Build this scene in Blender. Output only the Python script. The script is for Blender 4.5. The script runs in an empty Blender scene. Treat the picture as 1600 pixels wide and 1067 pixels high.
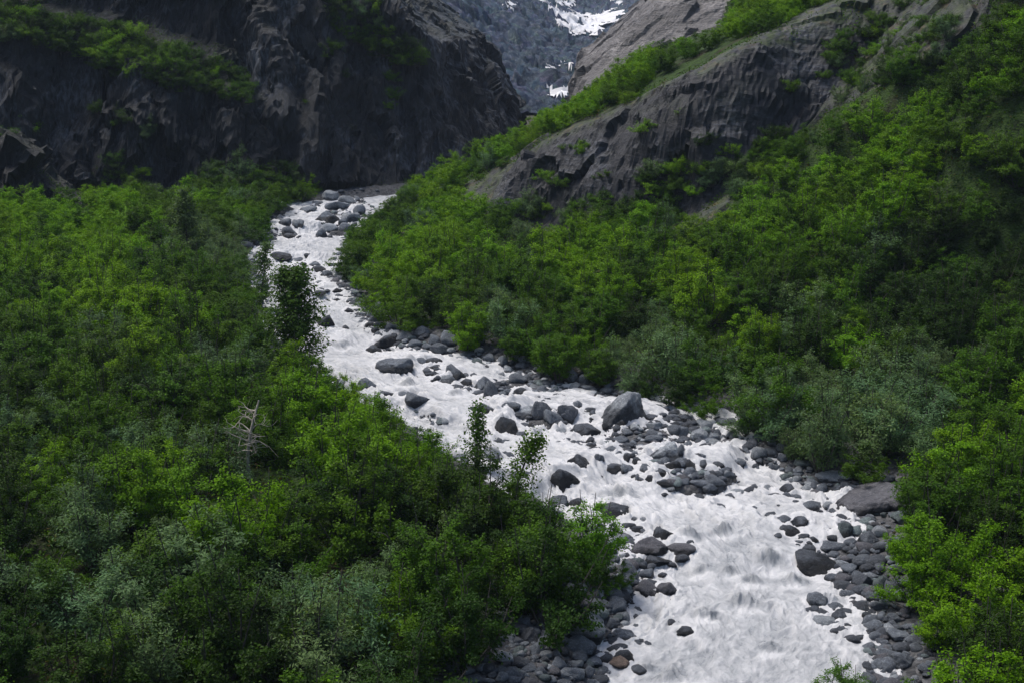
import bpy, math, random
import numpy as np
from mathutils import Vector, Matrix
random.seed(7); rng = np.random.default_rng(7)
S = bpy.context.scene; COL = S.collection
R = math.radians
# ------------------------------------------------------------------ camera, sky, sun, exposure
SLOPE = math.tan(R(5.0)); CAMH = 19.27; PITCH = R(10.7); F = 2000.0
cd = bpy.data.cameras.new('camera'); cam = bpy.data.objects.new('camera', cd); COL.objects.link(cam)
cam.location = (0, 0, CAMH); cam.rotation_euler = (R(90) - PITCH, 0, 0)
cd.sensor_width = 36; cd.lens = 36 * F / 1600; cd.clip_start = 0.5; cd.clip_end = 5000
S.camera = cam
SUN_EL, SUN_AZ = R(66), R(-62)          # azimuth measured from +Y towards +X
w = bpy.data.worlds.new('World'); S.world = w; w.use_nodes = True
nt = w.node_tree; bg = nt.nodes['Background']
sky = nt.nodes.new('ShaderNodeTexSky'); sky.sky_type = 'NISHITA'; sky.sun_disc = False
sky.sun_elevation = SUN_EL; sky.sun_rotation = SUN_AZ; sky.dust_density = 3.0; sky.air_density = 1.0; sky.ozone_density = 0.7
nt.links.new(sky.outputs[0], bg.inputs[0]); bg.inputs[1].default_value = 0.115
sl = bpy.data.lights.new('sun', 'SUN'); so = bpy.data.objects.new('sun', sl); COL.objects.link(so)
sl.energy = 2.2; sl.angle = R(22); sl.color = (1.0, 0.965, 0.92)
sd_ = Vector((math.sin(SUN_AZ) * math.cos(SUN_EL), math.cos(SUN_AZ) * math.cos(SUN_EL), math.sin(SUN_EL)))
so.rotation_euler = (-sd_).to_track_quat('-Z', 'Y').to_euler()
S.view_settings.view_transform = 'Standard'; S.view_settings.look = 'None'
S.view_settings.exposure = 0.45; S.view_settings.gamma = 1.0
S.render.engine = 'CYCLES'
S.cycles.use_denoising = True; S.cycles.max_bounces = 6; S.cycles.diffuse_bounces = 3; S.cycles.glossy_bounces = 2
S.cycles.transmission_bounces = 3; S.cycles.transparent_max_bounces = 4; S.cycles.volume_bounces = 0
S.cycles.caustics_reflective = False; S.cycles.caustics_refractive = False

# ------------------------------------------------------------------ noise
_p = rng.permutation(256); PERM = np.concatenate([_p, _p, _p, _p]).astype(np.int64)
G3 = rng.normal(size=(256, 3)); G3 /= np.linalg.norm(G3, axis=1)[:, None]
RV = rng.uniform(-1, 1, size=(256, 4))
def perlin(p):
    i = np.floor(p).astype(np.int64); f = p - i; i &= 255
    u = f * f * f * (f * (f * 6 - 15) + 10)
    out = 0
    for dx in (0, 1):
        wx = u[:, 0] if dx else 1 - u[:, 0]
        for dy in (0, 1):
            wy = u[:, 1] if dy else 1 - u[:, 1]
            for dz in (0, 1):
                wz = u[:, 2] if dz else 1 - u[:, 2]
                h = PERM[PERM[PERM[(i[:, 0] + dx) & 255] + ((i[:, 1] + dy) & 255)] + ((i[:, 2] + dz) & 255)]
                g = G3[h]
                out = out + wx * wy * wz * (g[:, 0] * (f[:, 0] - dx) + g[:, 1] * (f[:, 1] - dy) + g[:, 2] * (f[:, 2] - dz))
    return out * 1.5
def fbm(p, o=4, gain=0.5, ridged=False):
    a = 1; s = 0
    for k in range(o):
        n = perlin(p + 17.3 * k)
        s = s + a * ((1 - 2 * np.abs(n)) if ridged else n); a *= gain; p = p * 2.03
    return s
def facet(p):
    """broken-rock noise: every cell is a tilted plane"""
    i0 = np.floor(p).astype(np.int64); best = np.full(len(p), 9e9); val = np.zeros(len(p))
    for dx in (-1, 0, 1):
        for dy in (-1, 0, 1):
            for dz in (-1, 0, 1):
                c = i0 + (dx, dy, dz)
                h = PERM[PERM[PERM[c[:, 0] & 255] + (c[:, 1] & 255)] + (c[:, 2] & 255)]
                r = RV[h]; d = p - (c + 0.5 + 0.45 * r[:, :3]); q = (d * d).sum(1)
                r2 = RV[(h * 7 + 31) & 255]
                m = q < best
                best[m] = q[m]; val[m] = ((d * r2[:, :3]).sum(1) * 1.1 + 0.45 * r2[:, 3])[m]
    return val
def sstep(a, b, x):
    t = np.clip((x - a) / (b - a), 0, 1); return t * t * (3 - 2 * t)
def splus(x, k): return k * np.logaddexp(0, x / k)
def c3(x, y, z=None):
    return np.stack([x, y, np.zeros_like(x) if z is None else z], 1)

# ------------------------------------------------------------------ photograph geometry
CP, SP = math.cos(PITCH), math.sin(PITCH)
def proj(x, y, z):
    dep = y * CP - (z - CAMH) * SP; up = y * SP + (z - CAMH) * CP
    return 800 + F * x / dep, 533.5 - F * up / dep
def ray(px, py):
    a = (px - 800) / F; b = (533.5 - py) / F
    return np.array([a, CP + b * SP, -SP + b * CP])
def on_plane(px, py):
    d = ray(px, py); t = CAMH / (SLOPE * d[1] - d[2]); return d[0] * t, d[1] * t
def in_poly(px, py, poly):
    px = np.asarray(px, float); py = np.asarray(py, float); c = np.zeros(px.shape, bool); n = len(poly)
    for k in range(n):
        x1, y1 = poly[k]; x2, y2 = poly[(k + 1) % n]
        if y1 == y2: continue
        m = ((y1 > py) != (y2 > py)) & (px < (x2 - x1) * (py - y1) / (y2 - y1) + x1); c ^= m
    return c
WR_px = [(1385, 1160), (1375, 1067), (1371, 1023), (1381, 992), (1362, 965), (1348, 935), (1324, 892), (1302, 850), (1312, 825), (1322, 800), (1285, 765),
         (1244, 745), (1206, 728), (1139, 712), (1100, 672), (1064, 652), (1004, 640), (929, 622), (889, 613), (835, 600), (791, 581), (733, 570),
         (660, 550), (600, 530), (570, 500), (556, 462), (520, 440), (531, 414), (541, 372), (575, 335), (600, 316)]
WL_px = [(900, 1160), (925, 1067), (938, 1012), (978, 985), (978, 955), (990, 930), (975, 895), (985, 870), (955, 840), (870, 810), (835, 785), (810, 750), (725, 722),
         (655, 672), (605, 650), (555, 628), (520, 606), (485, 580), (440, 540), (410, 490), (405, 440), (395, 400), (420, 378), (432, 350), (428, 322)]
def edge(pts, extra, near):
    a = [on_plane(*q) for q in pts] + extra; a = [near] + sorted(a, key=lambda q: q[1])
    return np.array([q[1] for q in a]), np.array([q[0] for q in a])
YR, XR = edge(WR_px, [(-9, 113.5), (-4, 117), (1.5, 121), (4, 128), (5, 150), (6, 180)], (10, 8))
YL, XL = edge(WL_px, [(-18.6, 112), (-16, 116), (-10, 120), (-4, 123.5), (0, 129), (1.5, 150), (2, 180)], (-4, 8))
def smooth_line(Y, X, w):
    g = np.arange(0, 200, 0.25); v = np.interp(g, Y, X); k = np.ones(w) / w
    v = np.convolve(np.pad(v, w // 2, mode='edge'), k, 'valid')[:len(g)]; return g, v
GY, GR = smooth_line(YR, XR, 5); _, GL = smooth_line(YL, XL, 5)
_, GRs = smooth_line(YR, XR, 21); _, GLs = smooth_line(YL, XL, 21)
DRs = np.gradient(GRs, GY); DLs = np.gradient(GLs, GY)
def dist_right(x, y): return (x - np.interp(y, GY, GR)) / np.sqrt(1 + np.interp(y, GY, DRs) ** 2)
def dist_left(x, y): return (np.interp(y, GY, GL) - x) / np.sqrt(1 + np.interp(y, GY, DLs) ** 2)
def river_z(x, y):
    xc = np.interp(y, GY, (GRs + GLs) / 2)
    z = SLOPE * y
    for y0, a, k in ((41.5, .16, .2), (49.2, .32, .25), (56.5, .26, -.2), (63, .16, .3), (70, .18, -.1), (80, .2, .2), (91, .25, 0), (103, .3, .1)):
        yy = y - y0 - k * (x - xc) - 0.7 * np.sin(x * 0.9 + y0) - 0.35 * np.sin(x * 2.3 + 2 * y0)
        z = z + 1.25 * a * (np.tanh(yy / 0.55) - np.clip(yy / 5, -1, 1))
    return z
def on_river(px, py):
    d = ray(px, py); x, y = on_plane(px, py)
    for _ in range(12):
        zz = float(river_z(np.array([x]), np.array([y]))[0]) - SLOPE * y
        t = (CAMH - zz) / (SLOPE * d[1] - d[2]); x = 0.5 * x + 0.5 * d[0] * t; y = 0.5 * y + 0.5 * d[1] * t
    return x, y
BARS = [[(752, 612), (800, 590), (850, 600), (905, 650), (880, 668), (830, 662), (790, 642)],
        [(905, 690), (960, 690), (1010, 650), (1060, 660), (1085, 700), (1150, 742), (1130, 765), (1040, 765), (985, 742), (930, 705)],
        [(500, 352), (520, 318), (560, 306), (588, 330), (560, 362), (515, 366)],
        [(1000, 672), (1040, 655), (1110, 672), (1130, 702), (1075, 690)]]
# landform tables
FX = [-64, -12, -4, -1, 6, 13, 18, 24, 30, 40, 64]; FY = [103, 103, 100.5, 98, 92.5, 88, 89, 93, 97, 103, 112]
TBX = [-20, -11, -7, -2.6, 1.5, 5, 10.6, 16.5, 24.5, 35, 64]; TBH = [0.2, 0.6, 1.7, 3.6, 6.3, 8.6, 11.8, 14.8, 18, 24, 44]
TDX = [-20, 3, 5, 6.5, 9, 13.7, 20, 40, 64]; TDH = [0, 0.3, 6.5, 10.8, 13.4, 17.3, 21, 31, 46]
CL = [(-80, 106), (-46, 109.5), (-35, 113), (-24, 113), (-20.5, 116), (-14, 122), (-6, 125.5), (-1.5, 131), (0.3, 150), (0.8, 190)]
def poly_sd(x, y, P):
    best = np.full(x.shape, 9e9); sg = np.ones(x.shape)
    for (x1, y1), (x2, y2) in zip(P[:-1], P[1:]):
        dx, dy = x2 - x1, y2 - y1; t = np.clip(((x - x1) * dx + (y - y1) * dy) / (dx * dx + dy * dy), 0, 1)
        q = np.hypot(x - x1 - t * dx, y - y1 - t * dy); m = q < best
        best = np.where(m, q, best); sg = np.where(m, np.sign(dx * (y - y1) - dy * (x - x1)), sg)
    return best * sg
FXX = np.array(FX, float); FSL = np.gradient(np.array(FY, float), FXX)
def landform(x, y):
    """height above the tilted valley floor, and the landform code (0 ground 1 cliff 2 outcrop 3 dome)"""
    dr, dl = dist_right(x, y), dist_left(x, y)
    n1 = perlin(c3(x * .16, y * .16)); n2 = perlin(c3(x * .5 + 9, y * .5))
    hr = 0.05 + 0.35 * sstep(0, 2.2, dr) + 0.1 * np.maximum(dr, 0) + 0.85 * splus(dr - 26, 2.6)
    hr = hr + (n1 * 0.9 + n2 * .2) * sstep(3, 14, dr)
    sf = (y - np.interp(x, FX, FY) + 0.8 * n1) / np.sqrt(1 + np.interp(x, FXX, FSL) ** 2)
    hb = np.interp(x, TBX, TBH); hd = np.interp(x - 0.1 - .085 * np.maximum(y - 122, 0), TDX, TDH); q = sstep(114, 122, y - 0.12 * x)
    hback = (hb * (1 - q) + hd * q) * sstep(0, 2.5, dr) + n1 * .4
    ww = 0.3 * sstep(-.6, 1.2, sf) + 0.7 * np.sin(np.clip((sf - .4) / 4.4, 0, 1) * math.pi / 2) ** 1.3
    h_right = np.where(hback > hr, hr + (hback - hr) * ww, hr)
    code = np.zeros(x.shape, int)
    code[(sf > -0.9) & (sf < 6.0) & (x > -4.5) & (x < 44) & (dr > 1.5)] = 2
    code[(q > 0.35) & (x > 1.5) & (dr > 0.5)] = 3
    hl = 0.05 + 0.45 * sstep(0, 1.5, dl) + 0.055 * np.maximum(dl, 0) + (n1 * .6 + n2 * .2) * sstep(2, 8, dl)
    rk = 6.6 * sstep(-33, -44, x + 0.5 * (y - 104)) * sstep(101.5, 103.3, y + 0.6 * n2) * sstep(110.5, 106, y)
    code[(rk > 0.35)] = 1
    hl = hl + rk
    h = np.where(dr > 0, h_right, np.where(dl > 0, hl, -0.12 - 0.5 * sstep(0, 1.2, np.minimum(-dr, -dl))))
    # the cliff of the left valley side
    s = poly_sd(x, y, CL) + 1.2 * n1 + 0.5 * n2 + 2.6 * np.minimum(perlin(c3(x * .11 + 4, y * .03, y * 0 + 2)), .3)
    led = np.clip(9.2 + 0.28 * (-24 - x), 5, 22); lw = 6.0 * sstep(-22, -27, x)
    a = led / 2.5
    prof = np.where(s < a, 2.5 * s, np.where(s < a + lw, led + 0.6 * (s - a), led + 0.6 * lw + 2.5 * (s - a - lw)))
    top = np.minimum(4 + 0.78 * (4.5 - x) + 1.4 * n1, 40 + 0.2 * (s - 12))
    top = np.where(y > 150, top + 0.05 * (y - 150), top)
    hc = np.minimum(prof, top)
    m = (s > 0) & (hc > h); h = np.where(m, hc, h); code[m] = 1
    return h, code
GX0, GX1, GY0, GY1, GS = -64.0, 64.0, 16.0, 178.0, 0.2
gx = np.arange(GX0, GX1 + 1e-6, GS); gy = np.arange(GY0, GY1 + 1e-6, GS); NX, NY = len(gx), len(gy)
MX, MY = np.meshgrid(gx, gy); fx, fy = MX.ravel(), MY.ravel()
H, CODE = landform(fx, fy)
px_, py_ = proj(fx, fy, SLOPE * fy)
for b in BARS:
    m = in_poly(px_, py_, b); H[m] = np.maximum(H[m], 0.10)
for poly, c_ in (([(1000, 92), (1060, 62), (1125, 42), (1150, -60), (990, -60), (935, 40), (880, 150), (950, 118)], 3), ([(1290, 12), (1400, -80), (1570, -80), (1545, 20), (1475, 92), (1400, 118), (1330, 158), (1250, 195), (1190, 262), (1130, 332), (1090, 350), (1150, 200)], 2)):
    tx, ty = proj(fx, fy, SLOPE * fy + H); m = in_poly(tx, ty, poly) & (fy > 70) & (dist_right(fx, fy) > 1); CODE[m] = c_
Z = SLOPE * fy + H
Zg = Z.reshape(NY, NX); Cg = CODE.reshape(NY, NX)
def ground(x, y):
    x = np.asarray(x, float); y = np.asarray(y, float)
    u = np.clip((x - GX0) / GS, 0, NX - 1.001); v = np.clip((y - GY0) / GS, 0, NY - 1.001); i = u.astype(int); j = v.astype(int); u = u - i; v = v - j
    return Zg[j, i] * (1 - u) * (1 - v) + Zg[j, i + 1] * u * (1 - v) + Zg[j + 1, i] * (1 - u) * v + Zg[j + 1, i + 1] * u * v
def code_at(x, y):
    i = np.clip(((np.asarray(x) - GX0) / GS + .5).astype(int), 0, NX - 1); j = np.clip(((np.asarray(y) - GY0) / GS + .5).astype(int), 0, NY - 1); return Cg[j, i]
def grad_at(x, y, e=0.6):
    return (ground(x + e, y) - ground(x - e, y)) / (2 * e), (ground(x, y + e) - ground(x, y - e)) / (2 * e)
def hit(px, py):
    d = ray(px, py); t = np.arange(20, 176, 0.1); P = np.array([0, 0, CAMH]) + t[:, None] * d
    below = P[:, 2] < ground(P[:, 0], P[:, 1])
    k = int(np.argmax(below)) if below.any() else len(t) - 1
    return P[k]

# ------------------------------------------------------------------ object helpers
def mesh_np(name, v, faces, smooth=True, attrs=None):
    """faces: (n,k) int array"""
    me = bpy.data.meshes.new(name); v = np.asarray(v, np.float32); faces = np.asarray(faces, np.int32); n, k = faces.shape
    me.vertices.add(len(v)); me.vertices.foreach_set('co', v.ravel())
    me.loops.add(n * k); me.loops.foreach_set('vertex_index', faces.ravel())
    me.polygons.add(n); me.polygons.foreach_set('loop_start', np.arange(0, n * k, k, dtype=np.int32))
    me.update(calc_edges=True)
    me.polygons.foreach_set('use_smooth', np.full(n, smooth))
    for a, d in (attrs or {}).items():
        d = np.asarray(d, np.float32)
        if d.ndim == 1:
            me.attributes.new(a, 'FLOAT', 'POINT').data.foreach_set('value', d)
        elif d.shape[1] == 2:
            me.attributes.new(a, 'FLOAT2', 'POINT').data.foreach_set('vector', d.ravel())
        else:
            me.attributes.new(a, 'FLOAT_COLOR', 'POINT').data.foreach_set('color', np.concatenate([d, np.ones((len(d), 1), np.float32)], 1).ravel())
    return me
def obj(name, me, mat=None, parent=None):
    o = bpy.data.objects.new(name, me); COL.objects.link(o)
    if mat and not me.materials: me.materials.append(mat)
    if parent: o.parent = parent
    return o
def tag(o, label=None, cat=None, group=None, kind=None):
    for k, v in (('label', label), ('category', cat), ('group', group), ('kind', kind)):
        if v: o[k] = v
    return o
class N:
    """tiny node helper"""
    def __init__(s, name):
        s.m = bpy.data.materials.new(name); s.m.use_nodes = True; s.t = s.m.node_tree; s.b = s.t.nodes['Principled BSDF']; s.out = s.t.nodes['Material Output']
    def n(s, ty, ins=None, **kw):
        d = s.t.nodes.new('ShaderNode' + ty)
        for k, v in kw.items(): setattr(d, k, v)
        for k, v in (ins or {}).items(): s.put(d, k, v)
        return d
    def put(s, d, k, v):
        if isinstance(v, bpy.types.NodeSocket): s.t.links.new(v, d.inputs[k])
        else: d.inputs[k].default_value = v
    def attr(s, a, out='Fac'): return s.n('Attribute', attribute_name=a).outputs[out]
    def noise(s, vec, scale, detail=6, rough=.6, dist=0): return s.n('TexNoise', {'Vector': vec, 'Scale': scale, 'Detail': detail, 'Roughness': rough, 'Distortion': dist}).outputs['Fac']
    def mix(s, f, a, b, mode='MIX'):
        d = s.n('Mix', data_type='RGBA', blend_type=mode); s.put(d, 0, f); s.put(d, 6, a); s.put(d, 7, b); return d.outputs[2]
    def ramp(s, f, a, b, c0=0., c1=1.): return s.n('MapRange', {'Value': f, 'From Min': a, 'From Max': b, 'To Min': c0, 'To Max': c1}).outputs[0]
    def math(s, op, a, b=0.): d = s.n('Math', operation=op); s.put(d, 0, a); s.put(d, 1, b); return d.outputs[0]
    def mapv(s, vec, rot=(0, 0, 0), sc=(1, 1, 1)): return s.n('Mapping', {'Vector': vec, 'Rotation': rot, 'Scale': sc}).outputs[0]
    def bump(s, h, st, dist=.1): s.put(s.b, 'Normal', s.n('Bump', {'Height': h, 'Strength': st, 'Distance': dist}).outputs[0])
    def set(s, **kw):
        for k, v in kw.items(): s.put(s.b, k.replace('_', ' '), v)
def C(r, g, b): return (r, g, b, 1)

# ------------------------------------------------------------------ materials
def rock_mat(name, dark, mid, light, rot, sc, bump=.6, moss=True, rough=.62):
    k = N(name); co = k.n('TexCoord').outputs['Object']
    st = k.mapv(co, rot, sc)
    a = k.noise(st, 1.0, 9, .68, .8); b = k.noise(co, .22, 5, .6); c = k.noise(st, 5.0, 6, .7, .3)
    col = k.mix(k.ramp(a, .32, .62), dark, mid)
    col = k.mix(k.ramp(k.math('MULTIPLY', c, b), .27, .42), col, light)
    if moss:
        mo = k.math('MULTIPLY', k.attr('moss'), k.ramp(k.noise(co, 1.1, 6, .7), .38, .6))
        mc = k.mix(k.ramp(k.noise(co, .8, 3), .54, .72), C(.035, .055, .010), C(.10, .065, .02))
        col = k.mix(mo, col, mc)
    k.set(Base_Color=col, Roughness=k.ramp(a, .3, .7, rough - .15, rough + .15), Specular_IOR_Level=.4)
    k.bump(k.math('ADD', k.math('MULTIPLY', a, 1.2), c), bump, .35)
    return k.m
M_CLIFF = rock_mat('cliff_rock', C(.007, .0075, .009), C(.022, .025, .031), C(.115, .130, .160), (0, R(-12), R(10)), (.8, .6, .2), 1.0, True, .46)
M_OUT = rock_mat('outcrop_rock', C(.009, .010, .013), C(.024, .026, .034), C(.105, .112, .135), (0, R(24), 0), (.3, .5, .9), .45)
M_DOME = rock_mat('dome_rock', C(.05, .047, .048), C(.16, .15, .15), C(.34, .32, .315), (0, R(42), 0), (.22, .5, 1.4))
def ground_mat():
    k = N('valley_ground'); co = k.n('TexCoord').outputs['Object']
    a = k.noise(co, 1.6, 8, .7); b = k.noise(co, .35, 4)
    soil = k.mix(k.ramp(a, .35, .65), C(.018, .015, .010), C(.05, .04, .026))
    green = k.mix(k.ramp(a, .35, .6), C(.012, .022, .006), C(.04, .075, .015))
    col = k.mix(k.ramp(b, .32, .46), soil, green)
    v = k.n('TexVoronoi', {'Vector': co, 'Scale': 7.0, 'Randomness': 1.0})
    gr = k.mix(v.outputs['Color'], C(.03, .031, .034), C(.14, .14, .145))
    gr = k.mix(k.ramp(v.outputs['Distance'], .0, .12, 0, 1), gr, gr)
    col = k.mix(k.attr('gravel'), col, gr)
    k.set(Base_Color=col, Roughness=.9, Specular_IOR_Level=.2); k.bump(k.math('ADD', a, k.math('MULTIPLY', v.outputs['Distance'], -.6)), .8, .15); return k.m
M_GROUND = ground_mat()
def boulder_mat(name, use_obj=True):
    k = N(name); tc = k.n('TexCoord'); co = tc.outputs['Object']; oi = k.n('ObjectInfo')
    if use_obj:
        base, wet, z = oi.outputs['Color'], oi.outputs['Alpha'], k.n('SeparateXYZ', {0: co}).outputs[2]
        off = k.n('VectorMath', {0: co, 1: oi.outputs['Location']}, operation='ADD').outputs[0]
    else:
        base, wet, z, off = k.attr('tone', 'Color'), .45, k.attr('lz'), co
    big = k.noise(off, 1.3, 4, .6, .5); fine = k.noise(off, 9.0, 8, .75); sp = k.noise(off, 34.0, 3, .7)
    vein = k.noise(k.mapv(off, (.4, .7, .2), (1, 1, 5.5)), 1.2, 5, .6, 1.2)
    col = k.mix(k.ramp(big, .35, .65), k.mix(1., base, C(.55, .56, .6), 'MULTIPLY'), base)
    col = k.mix(k.ramp(fine, .5, .72), col, k.mix(1., base, C(1.9, 1.9, 1.92), 'MULTIPLY'))
    col = k.mix(k.ramp(vein, .60, .66), col, k.mix(1., base, C(1.5, 1.48, 1.45), 'MULTIPLY'))
    col = k.mix(k.ramp(sp, .60, .74), col, k.mix(1., base, C(2.2, 2.2, 2.2), 'MULTIPLY'))
    wz = k.math('ADD', z, k.math('MULTIPLY', k.math('SUBTRACT', big, .5), 1.3))
    wf = k.ramp(k.math('SUBTRACT', k.math('MULTIPLY', wet, .95), wz), .2, .5)
    col = k.mix(wf, col, k.mix(1., col, C(.20, .205, .22), 'MULTIPLY'))
    k.set(Base_Color=col, Roughness=k.ramp(wf, 0, 1, .72, .42), Specular_IOR_Level=.4)
    k.bump(k.math('ADD', k.math('MULTIPLY', big, .6), k.math('MULTIPLY', fine, 1.1)), .9, .2); return k.m
M_BOULDER = boulder_mat('river_stone'); M_COBBLE = boulder_mat('cobble_stone', False)
def leaf_mat(name, use_obj=True):
    k = N(name); base = k.n('ObjectInfo').outputs['Color'] if use_obj else k.attr('tint', 'Color')
    r = k.attr('rnd')
    col = k.mix(r, k.mix(1., base, C(.55, .6, .6), 'MULTIPLY'), k.mix(1., base, C(1.4, 1.35, 1.3), 'MULTIPLY'))
    k.set(Base_Color=col, Roughness=.5, Specular_IOR_Level=.12)
    tr = k.n('BsdfTranslucent', {'Color': k.mix(1., col, C(1.5, 1.5, .6), 'MULTIPLY')})
    mx = k.n('MixShader', {0: .32, 1: k.b.outputs[0], 2: tr.outputs[0]}); k.t.links.new(mx.outputs[0], k.out.inputs[0]); return k.m
M_LEAF = leaf_mat('shrub_leaves'); M_LEAF2 = leaf_mat('shrubbery_leaves', False)
def plain(name, a, b, scale, rough=.8):
    k = N(name); co = k.n('TexCoord').outputs['Object']; n = k.noise(k.mapv(co, sc=(3, 3, 1)), scale, 6)
    k.set(Base_Color=k.mix(k.ramp(n, .35, .65), a, b), Roughness=rough); k.bump(n, .4, .02); return k.m
M_BARK = plain('shrub_bark', C(.035, .03, .025), C(.09, .08, .07), 6)
M_DEAD = plain('dead_wood', C(.22, .19, .16), C(.48, .44, .38), 8)
def water_mat():
    k = N('milky_water'); st = k.attr('flow', 'Vector'); foam = k.attr('foam')
    f1 = k.noise(k.mapv(st, sc=(1, .75, 1)), 2.6, 9, .72, .5); f2 = k.noise(k.mapv(st, sc=(1, .6, 1)), 9, 6, .7, .2)
    f = k.math('ADD', foam, k.math('MULTIPLY', k.math('SUBTRACT', f1, .5), 1.9)); f = k.math('ADD', f, k.math('MULTIPLY', k.math('SUBTRACT', f2, .5), .5))
    f = k.ramp(f, .31, 1.2)
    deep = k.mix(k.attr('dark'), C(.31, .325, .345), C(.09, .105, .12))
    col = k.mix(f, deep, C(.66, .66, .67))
    k.set(Base_Color=col, Roughness=k.ramp(f, 0, 1, .22, .7), IOR=1.33, Specular_IOR_Level=.45)
    k.bump(k.math('ADD', f1, k.math('MULTIPLY', f2, .4)), .9, .14); return k.m
M_WATER = water_mat()
def haze_tinted_scree_mat():
    k = N('haze_tinted_scree'); co = k.n('TexCoord').outputs['Object']
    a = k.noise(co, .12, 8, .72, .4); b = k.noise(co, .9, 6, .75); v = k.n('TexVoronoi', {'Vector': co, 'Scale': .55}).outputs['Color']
    col = k.mix(k.ramp(a, .38, .62), C(.018, .034, .062), C(.055, .092, .150))  # the blue of distant haze is painted into the scree's stone colours
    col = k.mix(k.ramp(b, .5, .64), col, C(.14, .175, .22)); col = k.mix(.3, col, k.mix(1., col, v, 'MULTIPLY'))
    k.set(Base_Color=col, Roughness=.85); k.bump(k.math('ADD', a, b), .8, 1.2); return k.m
M_HAZE_SCREE = haze_tinted_scree_mat()
def snow_mat():
    k = N('old_snow'); co = k.n('TexCoord').outputs['Object']; a = k.noise(k.mapv(co, sc=(.3, 1, 1)), .2, 8, .7)
    k.set(Base_Color=k.mix(k.ramp(a, .4, .72), C(.82, .82, .84), C(.42, .40, .39)), Roughness=.75); k.bump(a, .4, .6); return k.m
M_SNOW = snow_mat()
M_HILL = plain('far_forest_ground', C(.012, .022, .008), C(.035, .05, .02), .05, .95)

# ------------------------------------------------------------------ terrain: one grid, cut into its landforms
dzx = np.gradient(Zg, GS, axis=1).ravel(); dzy = np.gradient(Zg, GS, axis=0).ravel()
nrm = np.stack([-dzx, -dzy, np.ones_like(dzx)], 1); nrm /= np.linalg.norm(nrm, axis=1)[:, None]
V = np.stack([fx, fy, Z], 1)
def rot_stretch(p, ang, sc):
    c, s = math.cos(ang), math.sin(ang); x = c * p[:, 0] + s * p[:, 2]; z = -s * p[:, 0] + c * p[:, 2]
    return np.stack([x * sc[0], p[:, 1] * sc[1], z * sc[2]], 1)
for code, ang, sc, amp in ((1, R(-14), (.22, .2, .10), 1.25), (2, R(22), (.12, .2, .2), .6), (3, R(40), (.10, .2, .36), .8)):
    m = CODE == code; p = V[m]; q = rot_stretch(p, ang, sc); wq = q + .35 * np.stack([perlin(q * 1.7 + k) for k in (3, 31, 77)], 1)
    d = 1.1 * facet(wq) + .30 * facet(wq * 2.7 + 11) + .11 * facet(wq * 6.5 + 5) + .55 * fbm(q * .7 + 40, 3) + .16 * fbm(p * 1.6, 4, .55, True)
    if code == 2: d = d + .30 * facet(rot_stretch(p, R(22), (.4, .6, .75)) + .2 * np.stack([perlin(p), perlin(p + 9), perlin(p + 30)], 1)) - .2 * facet(wq * 2.7 + 11)
    # fade the relief at the landform's edge
    st = np.hypot(dzx[m], dzy[m]); d = d * amp * (0.25 + 0.75 * sstep(.3, 1.6, st))
    V[m] += nrm[m] * d[:, None]
m0 = CODE == 0
V[m0, 2] += 0.06 * fbm(V[m0] * (.9, .9, 0) + 3, 3)
slope = np.hypot(dzx, dzy)
moss = np.clip(sstep(1.5, .75, slope) + .35 * np.clip(perlin(V * .35), 0, 1) * (CODE == 2), 0, 1) * (CODE != 3) + 0.0
moss = np.where(CODE == 1, moss * .3, moss)
dr_, dl_ = dist_right(fx, fy), dist_left(fx, fy); dmin = np.maximum(dr_, dl_)
gravel = sstep(5.5, 2.8, dmin + 1.2 * perlin(c3(fx * .6, fy * .6)))
idx = np.arange(NX * NY).reshape(NY, NX)
quads = np.stack([idx[:-1, :-1], idx[:-1, 1:], idx[1:, 1:], idx[1:, :-1]], -1).reshape(-1, 4)
qc = np.max(CODE[quads], 1)
for code, name, mat in ((0, 'ground', M_GROUND), (1, 'cliff', M_CLIFF), (2, 'rock_outcrop', M_OUT), (3, 'rock_dome', M_DOME)):
    q = quads[qc == code]; u, inv = np.unique(q, return_inverse=True)
    o = obj(name, mesh_np(name, V[u], inv.reshape(-1, 4), code == 0, {'moss': moss[u], 'gravel': gravel[u]}), mat); tag(o, kind='structure')

# far mountain with its scree, and the snow lying on it
VYt = [165, 180, 220, 420, 600, 720, 1000, 1600]; VZt = [14.2, 16.5, 21.5, 41, 64, 86, 150, 420]; VXt = [4, 5, 7.7, 21, 46, 60, 80, 100]
def mountain(x, y):
    xv = np.interp(y, VYt, VXt); z = np.interp(y, VYt, VZt); n = fbm(c3(x * .02, y * .02), 4)
    return z + 0.62 * splus(xv - x - 2, 3) + .38 * splus(x - xv - 8, 4) + n * np.clip((y - 170) / 60, 0, 1) * 4
xs = np.concatenate([np.arange(-90, -30, 1.2), np.arange(-30, 72, .4), np.arange(72, 150, 1.2)]); ys = np.concatenate([np.arange(172, 300, .45), np.arange(300, 760, .9)])
AX, AY = np.meshgrid(xs, ys); ax, ay = AX.ravel(), AY.ravel(); az = mountain(ax, ay)
P = np.stack([ax, ay, az], 1); az = az + 2.2 * facet(rot_stretch(P, R(-32), (.05, .05, .16))) + 1.1 * facet(P * .2) + .8 * facet(P * .55 + 7) + .7 * fbm(P * .3, 4)
ppx, ppy = proj(ax, ay, az)
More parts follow.
